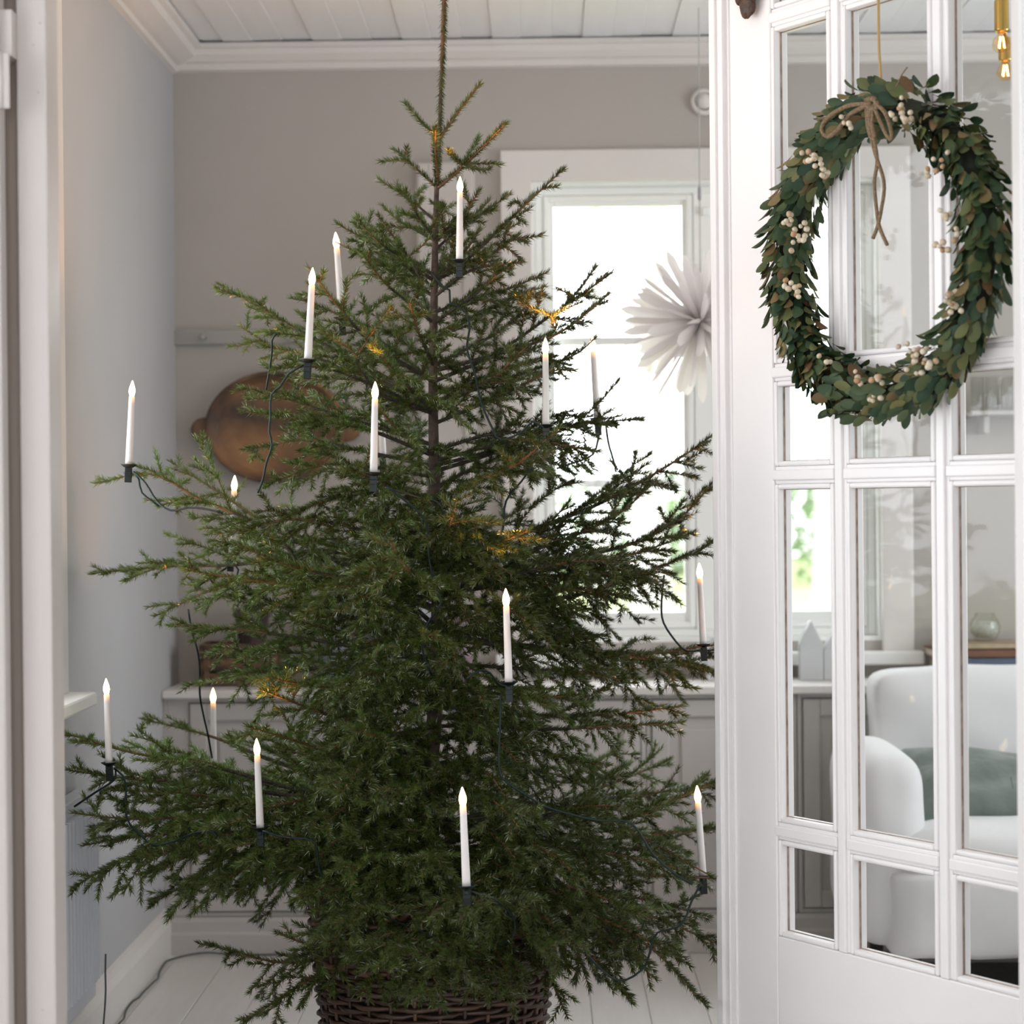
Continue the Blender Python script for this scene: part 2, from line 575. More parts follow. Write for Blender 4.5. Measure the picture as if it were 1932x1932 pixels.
dpart('stile', MB().box(0, SB[0], -DT, DT, 0.012, ZTOP))
dpart('stile', MB().box(SB[3], DW, -DT, DT, 0.012, ZTOP))
dpart('bottom_rail', MB().box(SB[0], SB[3], -DT, DT, 0.012, ZR[0]))
dpart('top_rail', MB().box(SB[0], SB[3], -DT, DT, ZR[5], ZTOP))
a = MB().box(-0.012, 0.030, -DT - 0.012, -DT + 0.002, 0.012, ZTOP)
a.box(-0.004, 0.014, -DT - 0.018, -DT - 0.010, 0.012, ZTOP)
a.box(0.036, 0.040, -DT - 0.004, -DT + 0.002, 0.012, ZTOP)
dpart('astragal', a, bevel=0.004)
MW = 0.017
for s in SB[1:3]:
    g = MB().box(s - MW, s + MW, -DT + 0.004, DT - 0.004, ZR[0], ZR[5])
    g.box(s - 0.010, s + 0.010, -DT - 0.002, DT + 0.002, ZR[0], ZR[5])
    dpart('muntin', g)
for z in ZR[1:5]:
    xs = [SB[0], SB[1] - MW, SB[1] + MW, SB[2] - MW, SB[2] + MW, SB[3]]
    for i in range(0, 6, 2):
        g = MB().box(xs[i], xs[i + 1], -DT + 0.004, DT - 0.004, z - MW, z + MW)
        g.box(xs[i] - 0.004, xs[i + 1] + 0.004, -DT - 0.002, DT + 0.002, z - 0.010, z + 0.010)
        dpart('muntin', g)
# beads round every pane, then the panes
PUT = mat('aged_putty_line', (0.42, 0.31, 0.25, 1), 0.8, noise=0.5, nscale=40)
for i in range(3):
    x0 = SB[i] + (MW if i > 0 else 0)
    x1 = SB[i + 1] - (MW if i < 2 else 0)
    for j in range(5):
        z0 = ZR[j] + (MW if j > 0 else 0)
        z1 = ZR[j + 1] - (MW if j < 4 else 0)
        bd = MB()
        frame(bd, x0, x1, z0, z1, 0.010, -DT + 0.001, DT - 0.001)
        dpart('glazing_bead', bd, bevel=0.004)
        pn = dpart('pane', MB().box(x0 + 0.008, x1 - 0.008, -0.0015, 0.0015, z0 + 0.008, z1 - 0.008), OLDGLASS, bevel=0)
        dpart('putty_line', frame(MB(), x0 + 0.0095, x1 - 0.0095, z0 + 0.0095, z1 - 0.0095, 0.0014, -0.0022, 0.0022), PUT, 0, par=pn)

# ================================================================== FURNITURE AND OBJECTS
# --- low cabinets along the rear wall, worktop on them
ZW = Z_at(1300, YF - 0.02, 700)
CZ0, CZ1 = 0.098, ZW - 0.022
edges = [XL - 0.001, X_at(640, YF), X_at(921, YF), X_at(1215, YF), X_at(1500, YF), XR - 0.002]
clab = ['greige built-in low cabinet in the corner behind the pale wall', 'greige built-in low cabinet behind the spruce, next to the corner cabinet', 'greige built-in low cabinet behind the trunk, under the window edge', 'greige built-in low cabinet below the window glass', 'greige built-in low cabinet behind the white armchair']
for i in range(5):
    a, b = edges[i] + 0.001, edges[i + 1] - 0.001
    cb = tag(empty('low_cabinet', ((a + b) / 2, YF, CZ0)), clab[i], 'cabinet', 'built-in low cabinets along the rear wall')
    MB().box(a, b, YF + 0.02, YB - 0.002, CZ0, CZ1).build('body', CABW, cb)
    inset = (X_at(352, YF) - XL) if i == 0 else 0.012
    fr = frame(MB(), a, b, CZ0, CZ1, 0.012, YF + 0.002, YF + 0.02)
    if inset > 0.02:
        fr.box(a + 0.012, a + inset, YF + 0.0022, YF + 0.02, CZ0, CZ1)
    fr.build('face_frame', CABW, cb, bevel=0.002)
    da, db = a + inset + 0.003, b - 0.015
    z0, z1 = CZ0 + 0.015, CZ1 - 0.015
    dr = MB().box(da, db, YF + 0.008, YF + 0.02, z0, z1)
    frame(dr, da, db, z0, z1, 0.045, YF - 0.004, YF + 0.01)
    do = dr.build('door', CABW, cb, bevel=0.003)
    MB().box(da + 0.075, db - 0.075, YF + 0.001, YF + 0.01, z0 + 0.075, z1 - 0.075).build('raised_panel', CABW, do, bevel=0.006)
tag(MB().box(XL + 0.001, XR - 0.001, YF - 0.025, YB - 0.001, ZW - 0.022, ZW).build('worktop', TRIM, bevel=0.004), 'long white painted worktop lying on the low cabinets under the window', 'worktop')

# --- peg rail and wooden dish on the rear wall
z0, z1 = Z_at(651, YB, 390), Z_at(622, YB, 390)
pr = tag(empty('peg_rail', (X_at(301, YB), YB, z0)), 'greige painted peg rail high on the rear wall above the wooden dish', 'rail')
RAILM = mat('grey_rail_paint', (0.36, 0.345, 0.325, 1), 0.6)
MB().box(X_at(303, YB), X_at(775, YB), YB - 0.018, YB, z0, z1).build('board', RAILM, pr, bevel=0.004)
for px in (385, 545, 705):
    c = P(px, 638, YB - 0.018)
    MB().lathe([(0.006, 0), (0.0055, 0.03), (0.009, 0.036), (0.009, 0.042), (0.004, 0.046)], 12, c, Matrix.Rotation(pi / 2, 3, 'X')).build('peg', RAILM, pr, smooth=True)

OLDW = mat('weathered_carved_wood', (0.30, 0.15, 0.062, 1), 0.6, col2=(0.045, 0.028, 0.022, 1), nscale=4.5, stretch=(1.0, 3, 1.5), bump=0.3, bscale=60)
dc = P(520, 806, YB - 0.03)
ds = tag(empty('wooden_dish', (dc.x, YB - 0.012, dc.z)), 'round worn brown wooden dish with a knob handle, hung on the rear wall', 'dish')
rx, rz = 0.195, 0.155
vs, fs = [], []
n = 56
rings = [(1.0, 0.0), (1.0, -0.030), (0.985, -0.038), (0.93, -0.038), (0.905, -0.032), (0.82, -0.018), (0.6, -0.008), (0.3, -0.005)]
for (s, dy) in rings:
    for k in range(n):
        a = 2 * pi * k / n
        vs.append((dc.x + rx * s * math.cos(a), YB - 0.002 + dy, dc.z + rz * s * math.sin(a)))
for i in range(len(rings) - 1):
    for k in range(n):
        l = (k + 1) % n
        fs.append((i * n + k, i * n + l, (i + 1) * n + l, (i + 1) * n + k))
fs.append(tuple((len(rings) - 1) * n + k for k in range(n)))
fs.append(tuple(range(n - 1, -1, -1)))
MB().add(vs, fs).build('bowl', OLDW, ds, smooth=False, bevel=0.002)
hd = []
for sx in (-1, 1):
    x0 = dc.x + sx * (rx - 0.01)
    hp = [(0, 0.036), (sx * 0.030, 0.030), (sx * 0.046, 0.018), (sx * 0.050, 0.0), (sx * 0.046, -0.018), (sx * 0.030, -0.032), (0, -0.040)]
    MB().extrude(hp, lambda u, v: (x0 + u, YB - 0.004, dc.z - 0.005 + v), lambda u, v: (x0 + u, YB - 0.034, dc.z - 0.005 + v)).build('knob_handle', OLDW, ds, bevel=0.008)

# --- wall cupboard next to the window
ux0, ux1 = X_at(792, YB), X_at(902, YB)
uz0, uz1 = Z_at(932, YB, 850), Z_at(309, YB, 850)
uc = tag(empty('wall_cupboard', ((ux0 + ux1) / 2, YB, uz0)), 'narrow flat greige cupboard hung on the wall beside the window casing, behind the trunk', 'cupboard')
UCM = mat('pale_cupboard_paint', (0.56, 0.53, 0.505, 1), 0.6)
MB().box(ux0, ux1, YB - 0.035, YB, uz0, uz1).build('body', UCM, uc, bevel=0.003)
u = frame(MB(), ux0 + 0.006, ux1 - 0.006, uz0 + 0.006, uz1 - 0.006, 0.028, YB - 0.047, YB - 0.033)
u.box(ux0 + 0.03, ux1 - 0.03, YB - 0.041, YB - 0.033, uz0 + 0.03, uz1 - 0.03)
u.build('door', UCM, uc, bevel=0.003)

# --- things standing on the worktop
def lathe_thing(name, px, Y, z, prof, m, label, cat, n=28, part='body'):
    c = Vector((X_at(px, Y, 1200), Y, z))
    o = tag(empty(name, c), label, cat)
    MB().lathe(prof, n, c).build(part, m, o, smooth=True)
    return o, c

YS = YB - 0.09
CRW = mat('dark_crate_wood', (0.17, 0.095, 0.045, 1), 0.7, col2=(0.035, 0.022, 0.015, 1), nscale=14, stretch=(1, 4, 4), bump=0.3, bscale=80)
ca, cbx = X_at(383, YS, 1240), X_at(540, YS, 1240)
zc1 = Z_at(1206, YS)
cr = tag(empty('wooden_crate', ((ca + cbx) / 2, YS, ZW)), 'dark rustic wooden crate on the worktop below the wooden dish', 'crate')
hh = (zc1 - ZW)
for j in range(3):
    za = ZW + 0.002 + j * hh / 3
    for yy in (YS - 0.07, YS + 0.058):
        MB().box(ca, cbx, yy, yy + 0.012, za, za + hh / 3 - 0.004).build('plank', CRW, cr, bevel=0.002)
    for xx in (ca + 0.001, cbx - 0.013):
        MB().box(xx, xx + 0.012, YS - 0.058, YS + 0.058, za, za + hh / 3 - 0.004).build('plank', CRW, cr, bevel=0.002)
MB().box(ca + 0.01, cbx - 0.01, YS - 0.06, YS + 0.06, ZW + 0.002, ZW + 0.012).build('bottom_board', CRW, cr)
for xx in (ca + 0.013, cbx - 0.028):
    MB().box(xx, xx + 0.015, YS - 0.076, YS - 0.07, ZW + 0.002, zc1 - 0.004).build('batten', CRW, cr, bevel=0.002)
lgm = mat('cut_log_end', (0.30, 0.17, 0.07, 1), 0.8, noise=0.5, nscale=30)
for j, px in enumerate((405, 433, 462, 492, 520)):
    c = Vector((X_at(px, YS, 1240), YS - 0.05, zc1 - 0.030))
    lo = MB().lathe([(0.016, 0), (0.018, 0.003), (0.018, 0.105), (0.016, 0.108)], 14, c, Matrix.Rotation(-pi / 2, 3, 'X')).build('log', lgm, smooth=True)
    tag(lo, ['short cut log at the wall end of the dark crate', 'short cut log second from the wall end of the crate', 'short cut log in the middle of the dark crate', 'short cut log fourth from the wall end of the crate', 'short cut log at the trunk end of the dark crate'][j], 'log', 'cut logs in the dark crate')
POTM = mat('dull_plum_ceramic', (0.10, 0.072, 0.075, 1), 0.55, noise=0.4, nscale=12)
zp = zc1 - 0.010
pz = (Z_at(1108, YS) - Z_at(1185, YS))
po, pc = lathe_thing('flower_pot', 476, YS, zp, [(0.036, 0), (0.038, 0.004), (0.046, 0.075), (0.052, 0.078), (0.052, 0.098), (0.047, 0.098), (0.044, 0.07), (0.02, 0.066)], POTM, 'dull plum clay flower pot standing on the dark wooden crate', 'pot')
VBL = mat('lilac_grey_glaze', (0.30, 0.29, 0.34, 1), 0.35, noise=0.2, nscale=8)
lathe_thing('vase', 758, YS, ZW, [(0.05, 0), (0.055, 0.005), (0.088, 0.08), (0.095, 0.16), (0.082, 0.24), (0.05, 0.30), (0.042, 0.33), (0.052, 0.36), (0.047, 0.36), (0.037, 0.33), (0.04, 0.29)], VBL, 'large lilac grey round-bellied vase behind the trunk on the worktop', 'vase')
VB2 = mat('blue_grey_glaze', (0.22, 0.25, 0.29, 1), 0.35, noise=0.2, nscale=8)
lathe_thing('jar', 638, YS, ZW, [(0.045, 0), (0.05, 0.004), (0.055, 0.06), (0.05, 0.11), (0.036, 0.13), (0.04, 0.15), (0.036, 0.15), (0.032, 0.13)], VB2, 'small blue grey jar on the worktop between crate and large vase', 'jar')
VB3 = mat('mauve_glaze', (0.24, 0.17, 0.19, 1), 0.4, noise=0.3, nscale=10)
lathe_thing('vase', 866, YS - 0.03, ZW, [(0.03, 0), (0.033, 0.004), (0.034, 0.09), (0.028, 0.14), (0.018, 0.165), (0.022, 0.18), (0.018, 0.18), (0.014, 0.165)], VB3, 'slim mauve bottle vase close to the window casing behind the trunk', 'vase')

# --- white porcelain houses on the worktop under the window
PORC = mat('white_porcelain', (0.62, 0.63, 0.64, 1), 0.3, transl=0.12)
def house(px, wpx, py_top, step, label):
    Y = YS
    zt = Z_at(py_top, Y, px)
    c = Vector((X_at(px, Y, 1230), Y, ZW))
    w = wpx / (F / Y) / 2
    H = zt - ZW
    zb = H * 0.60
    o = tag(empty('porcelain_house', c), label, 'house', 'porcelain houses under the window')
    if step:
        poly = [(-w, 0), (w, 0), (w, zb), (w * 0.72, zb), (w * 0.72, zb + H * 0.12), (w * 0.45, zb + H * 0.12), (w * 0.45, zb + H * 0.24), (w * 0.2, zb + H * 0.24), (w * 0.2, H * 0.93), (0, H), (-w * 0.2, H * 0.93), (-w * 0.2, zb + H * 0.24), (-w * 0.45, zb + H * 0.24), (-w * 0.45, zb + H * 0.12), (-w * 0.72, zb + H * 0.12), (-w * 0.72, zb), (-w, zb)]
    else:
        poly = [(-w, 0), (w, 0), (w, zb), (w * 0.55, zb + H * 0.2), (w * 0.18, zb + H * 0.33), (0, H), (-w * 0.18, zb + H * 0.33), (-w * 0.55, zb + H * 0.2), (-w, zb)]
    MB().extrude(poly, lambda u, v: (c.x + u, Y - 0.025, ZW + v), lambda u, v: (c.x + u, Y + 0.025, ZW + v)).build('facade', PORC, o, bevel=0.002)
    wd = mat('porcelain_opening', (0.35, 0.36, 0.38, 1), 0.5)
    for ux in (-0.5, 0.0, 0.5) if step else ():
        for uz in (0.2, 0.42):
            MB().box(c.x + ux * w - 0.005, c.x + ux * w + 0.005, Y - 0.027, Y - 0.024, ZW + uz * H - 0.008, ZW + uz * H + 0.008).build('window', wd, o)
house(1362, 58, 1170, True, 'white porcelain house with stepped gable, beside the door edge')
house(1529, 44, 1170, False, 'white porcelain house with curved gable, seen through the narrow tall pane')
house(1573, 42, 1190, False, 'lower white porcelain house with curved gable next to the window casing')
house(1420, 50, 1180, True, 'white porcelain house hidden behind the door stile')

# --- books and a glass jar behind the armchair
YK = YB - 0.11
def book(px0, px1, py0, py1, Y, dep, col, label, z0=None, page=True):
    a, b = X_at(px0, Y, 1240), X_at(px1, Y, 1240)
    z1 = Z_at(py0, Y, px0)
    zz = Z_at(py1, Y, px0) if z0 is None else z0
    o = tag(empty('book', ((a + b) / 2, Y, zz)), label, 'book', 'books stacked behind the armchair')
    cm = mat('book_cloth', col, 0.7, noise=0.2, nscale=30)
    cv = MB().box(a, b, Y - dep / 2, Y + dep / 2, zz, zz + 0.003).box(a, b, Y - dep / 2, Y + dep / 2, z1 - 0.003, z1)
    cv.box(a, b, Y - dep / 2, Y - dep / 2 + 0.003, zz, z1)
    cv.build('cover', cm, o, bevel=0.001)
    MB().box(a + 0.004, b - 0.004, Y - dep / 2 + 0.003, Y + dep / 2 - 0.004, zz + 0.003, z1 - 0.003).build('pages', MATS['book_pages'], o)
    return z1
mat('book_pages', (0.62, 0.55, 0.44, 1), 0.8, noise=0.3, nscale=80, stretch=(1, 1, 12))
zt = book(1762, 1985, 1238, 1262, YK, 0.17, (0.10, 0.13, 0.20, 1), 'dusty blue book lowest in the stack behind the armchair', z0=ZW)
zt = book(1752, 1960, 1222, 1238, YK, 0.16, (0.19, 0.085, 0.045, 1), 'rust brown book in the middle of the stack behind the armchair', z0=zt)
zt = book(1764, 1925, 1210, 1222, YK, 0.15, (0.48, 0.38, 0.25, 1), 'cream and brown book on top of the stack behind the armchair', z0=zt)
CLEAR = glass_mat('clear_jar_glass', (0.95, 0.955, 0.945, 1), 1.45)
jc = Vector((X_at(1858, YK, 1190), YK, zt))
gj = tag(empty('glass_jar', jc), 'round clear glass jar standing on the topmost book', 'jar')
MB().lathe([(0.018, 0), (0.030, 0.004), (0.040, 0.022), (0.042, 0.04), (0.036, 0.058), (0.028, 0.066), (0.026, 0.075), (0.024, 0.075), (0.026, 0.066), (0.034, 0.057), (0.039, 0.04), (0.037, 0.023), (0.02, 0.008)], 28, jc).build('body', CLEAR, gj, smooth=True)
MB().lathe([(0.026, 0.010), (0.036, 0.024), (0.037, 0.040), (0.030, 0.052), (0.008, 0.055)], 20, jc).build('filling', mat('jar_salt', (0.60, 0.60, 0.56, 1), 0.7, noise=0.4, nscale=150), gj, smooth=True)

# --- shelf with tumblers
sz = Z_at(778, YB, 1870)
sh = tag(empty('wall_shelf', (X_at(1830, YB), YB, sz)), 'pale grey wall shelf above the armchair, seen through the door', 'shelf')
MB().box(X_at(1815, YB, 780), X_at(2060, YB, 780), YB - 0.12, YB, sz - 0.012, sz).build('board', mat('shelf_paint', (0.48, 0.46, 0.44, 1), 0.6), sh, bevel=0.003)
for px in (1850, 2000):
    MB().box(X_at(px, YB) - 0.008, X_at(px, YB) + 0.008, YB - 0.09, YB, sz - 0.06, sz - 0.012).build('bracket', MATS['shelf_paint'], sh, bevel=0.003)
for j, px in enumerate((1844, 1872, 1900)):
    c = Vector((X_at(px, YB - 0.06, 740), YB - 0.06, sz))
    tg = MB().lathe([(0.016, 0), (0.017, 0.002), (0.0185, 0.095), (0.017, 0.095), (0.0155, 0.006)], 20, c).build('tumbler', CLEAR, smooth=True)
    tag(tg, ['clear straight tumbler on the wall shelf nearest the door muntin', 'clear straight tumbler in the middle of the wall shelf', 'clear straight tumbler on the wall shelf nearest the door jamb'][j], 'glass', 'tumblers on the wall shelf')

# --- armchair with slipcover
LINEN = mat('white_linen_slipcover', (0.74, 0.735, 0.745, 1), 0.9, bump=0.5, bscale=9, sheen=0.2)
CX0, CX1 = X_at(1590, 5.15, 1500), X_at(1590, 5.15, 1500) + 0.86
ac = tag(empty('armchair', ((CX0 + CX1) / 2, 5.2, 0)), 'white linen slipcovered armchair behind the glazed door', 'armchair')


def cushion(x0, x1, y0, y1, z0, z1, r=0.05, lean=0.0, puff=0.015, seed=0, n=10):
    """rounded soft block with slightly bulging faces"""
    bm = bmesh.new()
    bmesh.ops.create_cube(bm, size=1)
    bmesh.ops.subdivide_edges(bm, edges=bm.edges, cuts=n, use_grid_fill=True)
    sx, sy, sz = (x1 - x0), (y1 - y0), (z1 - z0)
    rr = random.Random(seed)
    ph = [rr.uniform(0, 6) for _ in range(6)]
    vs = []
    for v in bm.verts:
        p = Vector((v.co.x * sx, v.co.y * sy, v.co.z * sz))
        h = Vector((sx / 2, sy / 2, sz / 2))
        q = Vector([max(-(h[i] - r), min(h[i] - r, p[i])) for i in range(3)])
        d = p - q
        if d.length > 1e-6:
            p = q + d.normalized() * r
        u = Vector((p.x / sx * 2, p.y / sy * 2, p.z / sz * 2))
        b = puff * max(0, (1 - u.x ** 2)) * max(0, (1 - u.z ** 2))
        p.y += math.copysign(b, p.y) if abs(u.y) > 0.5 else 0
        bz = puff * max(0, (1 - u.x ** 2)) * max(0, (1 - u.y ** 2))
        p.z += math.copysign(bz, p.z) if abs(u.z) > 0.5 else 0
        p += Vector((math.sin(p.z * 23 + ph[0]), math.sin(p.x * 19 + p.z * 31 + ph[1]), math.sin(p.x * 27 + ph[2]))) * 0.003
        p.y += lean * (p.z + sz / 2)
        vs.append((p.x + (x0 + x1) / 2, p.y + (y0 + y1) / 2, p.z + (z0 + z1) / 2))
    fs = [tuple(v.index for v in f.verts) for f in bm.faces]
    bm.verts.index_update()
    fs = [tuple(v.index for v in f.verts) for f in bm.faces]
    bm.free()
    return MB().add(vs, fs)


ztop = Z_at(1262, 5.48, 1760)
BX0 = X_at(1646, 5.42, 1350)
cushion(BX0, CX1 - 0.06, 5.36, 5.54, 0.33, ztop, 0.040, 0.02, 0.012, 1).build('backrest', LINEN, ac, smooth=True, subsurf=1)
cushion(CX0 + 0.10, CX1 - 0.10, 4.86, 5.42, 0.30, 0.425, 0.05, 0, 0.02, 2).build('seat_cushion', LINEN, ac, smooth=True, subsurf=1)
za = Z_at(1412, 5.15, 1640)
for (x0, x1) in ((CX0, CX0 + 0.17), (CX1 - 0.17, CX1)):
    cushion(x0, x1, 4.92, 5.45, 0.14, za, 0.062, 0, 0.01, 3).build('armrest', LINEN, ac, smooth=True, subsurf=1)
cushion(CX0 + 0.075, CX1 - 0.075, 4.85, 5.46, 0.13, 0.33, 0.02, 0, 0.0, 4).build('skirt', LINEN, ac, smooth=True)
LEGM = mat('dark_chair_leg', (0.03, 0.025, 0.022, 1), 0.5)
for (xx, yy) in ((CX0 + 0.12, 4.9), (CX1 - 0.12, 4.9), (CX0 + 0.12, 5.42), (CX1 - 0.12, 5.42)):
    MB().lathe([(0.015, 0.0105), (0.025, 0.15)], 12, (xx, yy, 0)).build('leg', LEGM, ac, smooth=True)
# thin flat charcoal sheet under the armchair
CHARCOAL = mat('charcoal_sheet', (0.09, 0.09, 0.095, 1), 0.95, noise=0.5, nscale=120, bump=0.5, bscale=200)
rg = MB().box(X_at(1800, 5.0, 1830), 2.3, 4.62, 5.40, 0.0, 0.010)
tag(rg.build('floor_sheet', CHARCOAL, bevel=0.004), 'charcoal grey flat sheet on the floor under the white armchair', 'floor_sheet')

# green cushion: puffed square with pinched corners
GV = mat('sage_green_velvet', (0.155, 0.19, 0.165, 1), 0.7, col2=(0.095, 0.12, 0.105, 1), nscale=9, sheen=0.4, bump=0.8, bscale=22)
gc = P(1852, 1500, 5.12)
go = tag(empty('cushion', gc), 'crumpled sage green velvet cushion leaning on the armchair back', 'cushion')
vs, fs = [], []
N = 22
for side in (1, -1):
    for i in range(N + 1):
        for j in range(N + 1):
            u, v = i / N * 2 - 1, j / N * 2 - 1
            pin = 1 - 0.10 * (u * u * (1 - v * v) + v * v * (1 - u * u)) * 1.0
            e = (1 - u ** 4) * (1 - v ** 4)
            th = 0.066 * max(0, e) ** 0.5 + 0.004 * math.sin(u * 6 + v * 3) * e + 0.003 * math.sin(v * 9 - u * 4) * e
            px_, pz_ = u * 0.205 * pin, v * 0.150 * pin
            q = Matrix.Rotation(math.radians(-60), 3, 'X') @ Vector((px_, -side * th, pz_))
            q = Matrix.Rotation(math.radians(5), 3, 'Y') @ q
            vs.append((gc.x + 0.01 + q.x, gc.y + q.y + 0.02, gc.z + q.z))
nn = (N + 1) ** 2
for s in range(2):
    for i in range(N):
        for j in range(N):
            a = s * nn + i * (N + 1) + j
            fs.append((a, a + 1, a + N + 2, a + N + 1))
MB().add(vs, fs).build('cover', GV, go, smooth=True)
MB().tube([(gc.x + 0.05, gc.y - 0.098, gc.z + 0.055), (gc.x + 0.052, gc.y - 0.112, gc.z + 0.03)], 0.002, 6).build('seam', GV, go)

# --- radiator on the left wall below the side window
RADM = mat('white_radiator_enamel', (0.62, 0.64, 0.69, 1), 0.35)
RX = XL + 0.055
ra = tag(empty('radiator', (XL + 0.05, 4.0, 0.1)), 'white panel radiator with vertical ribs on the pale wall near the baseboard', 'radiator')
RY1 = (RX - 0) and (F * abs(RX) / (1041 - 195))
RY0 = 3.60
RZ0, RZ1 = 0.13, 0.58
MB().box(XL + 0.02, RX - 0.016, RY0, RY1, RZ0, RZ1).build('body', RADM, ra, bevel=0.006)
rb = MB()
y = RY0 + 0.02
while y < RY1 - 0.02:
    rb.extrude([(0, 0.003), (0.016, 0.009), (0.016, 0.019), (0, 0.025)], lambda u, v: (RX - 0.016 + u, y + v, RZ0 + 0.045), lambda u, v: (RX - 0.016 + u, y + v, RZ1 - 0.03))
    y += 0.032
tag(rb.build('ribs', RADM, ra, bevel=0.002), kind='stuff')
MB().box(XL + 0.02, RX, RY0, RY1, RZ1 - 0.004, RZ1 + 0.012).build('top_grille', RADM, ra, bevel=0.003)
for yy in (3.8, RY1 - 0.12):
    MB().box(XL + 0.0005, XL + 0.022, yy, yy + 0.03, RZ0 + 0.1, RZ1 - 0.1).build('wall_bracket', RADM, ra)
MB().tube([(XL + 0.03, RY1 - 0.5, RZ0 + 0.01), (XL + 0.03, RY1 - 0.5, 0.0)], 0.008, 10).build('pipe', RADM, ra, smooth=True)

# --- cord along the floor
mat('faded_cord', (0.05, 0.06, 0.055, 1), 0.5)
fc = tag(empty('floor_cord', (XL + 0.05, 5.0, 0)), 'thin dark green cord lying loosely on the floor along the baseboards', 'cord')
pts = []
for i, yy in enumerate(np.linspace(4.2, 5.5, 26)):
    pts.append((XL + 0.030 + 0.006 * math.sin(i * 0.7) + 0.003 * math.sin(i * 1.6), yy, 0.005 + (0.004 if i % 4 == 0 else 0)))
pts += [(XL + 0.06, 5.555, 0.005), (XL + 0.12, 5.55, 0.014), (XL + 0.20, 5.562, 0.005), (XL + 0.34, 5.565, 0.005)]
MB().tube(smooth_path(pts, 0.02), 0.0024, 6).build('wire', MATS['faded_cord'], fc, smooth=True)
pts = [(RX + 0.004, RY1 + 0.004, 0.22), (RX + 0.002, RY1 + 0.008, 0.18), (RX + 0.002, RY1 + 0.005, 0.12), (RX - 0.005, RY1 - 0.02, 0.03), (RX - 0.01, RY1 - 0.15, 0.006)]
MB().tube(smooth_path(pts, 0.02), 0.0022, 6).build('wire', MATS['faded_cord'], fc, smooth=True)

# --- round vent cover on the rear wall
vc = P(1328, 193, YB - 0.002)
ve = tag(empty('vent_cover', vc), 'small round white vent cover on the wall above the window', 'vent')
RXM = Matrix.Rotation(pi / 2, 3, 'X')
MB().lathe([(0.037, 0), (0.038, 0.006), (0.034, 0.014), (0.026, 0.016), (0.025, 0.010), (0.004, 0.009)], 32, vc, RXM).build('ring', TRIM, ve, smooth=True)
MB().lathe([(0.004, 0.006), (0.004, 0.016), (0.021, 0.017), (0.020, 0.022), (0.004, 0.026)], 32, vc, RXM).build('disc', TRIM, ve, smooth=True)

# --- hanging paper star
PAPER = mat('thin_white_paper', (0.93, 0.90, 0.90, 1), 0.9, transl=0.7)
sc_ = P(1322, 607, 5.48)
st = tag(empty('paper_star', sc_), 'spiky white paper star hanging in front of the window', 'star')
# one paper bag ray: a flat tube with a rounded cut tip
L_, n = 0.195, 10
vs, fs = [], []
out = []
for i in range(n + 1):
    t = i / n
    w = 0.007 + 0.009 * math.sin(min(1, t * 1.15) * pi * 0.5)
    if t > 0.8:
        w *= math.sqrt(max(0.05, 1 - ((t - 0.8) / 0.205) ** 2))
    out.append((w, 0.01 + L_ * t, 0.0045 * (1 - t ** 3)))
for (w, l, th) in out:
    vs += [(-w, l, 0), (0, l, th), (w, l, 0), (0, l, -th)]
for i in range(n):
    a = i * 4
    for k in range(4):
        fs.append((a + k, a + (k + 1) % 4, a + 4 + (k + 1) % 4, a + 4 + k))
rm = MB().add(vs, fs)
first = None
NR = 92
for i in range(NR):
    zz = 1 - 2 * (i + 0.5) / NR
    aa = i * 2.39996
    d = Vector((math.sqrt(1 - zz * zz) * math.cos(aa), math.sqrt(1 - zz * zz) * math.sin(aa), zz))
    if first is None:
        o = first = rm.build('ray', PAPER, st, local=True)
    else:
        o = first.copy()
        C.objects.link(o)
        o.parent = st
    o.rotation_mode = 'QUATERNION'
    o.rotation_quaternion = Vector((0, 1, 0)).rotation_difference(d) @ Euler((0, R.uniform(0, 3), 0)).to_quaternion()
    s = R.uniform(0.88, 1.1)
    o.scale = (1.0, s, 1.0)
MB().lathe([(0.004, -0.02), (0.016, -0.012), (0.02, 0), (0.016, 0.012), (0.004, 0.02)], 16).build('core', mat('paper_core', (0.62, 0.52, 0.47, 1), 0.9), st, smooth=True, local=True)
MB().tube([(0, 0, 0.02), (0.0, 0, 0.35), (0.002, 0.0, ZC - sc_.z + 0.001)], 0.0016, 6).build('cord', mat('grey_cord', (0.45, 0.45, 0.44, 1), 0.6), st, local=True)
cz = Z_at(362, 5.48, 1322) - sc_.z
MB().lathe([(0.003, cz - 0.022), (0.0045, cz - 0.018), (0.0045, cz + 0.010), (0.002, cz + 0.014)], 12).build('cord_switch', mat('grey_switch', (0.36, 0.35, 0.37, 1), 0.5), st, smooth=True, local=True)

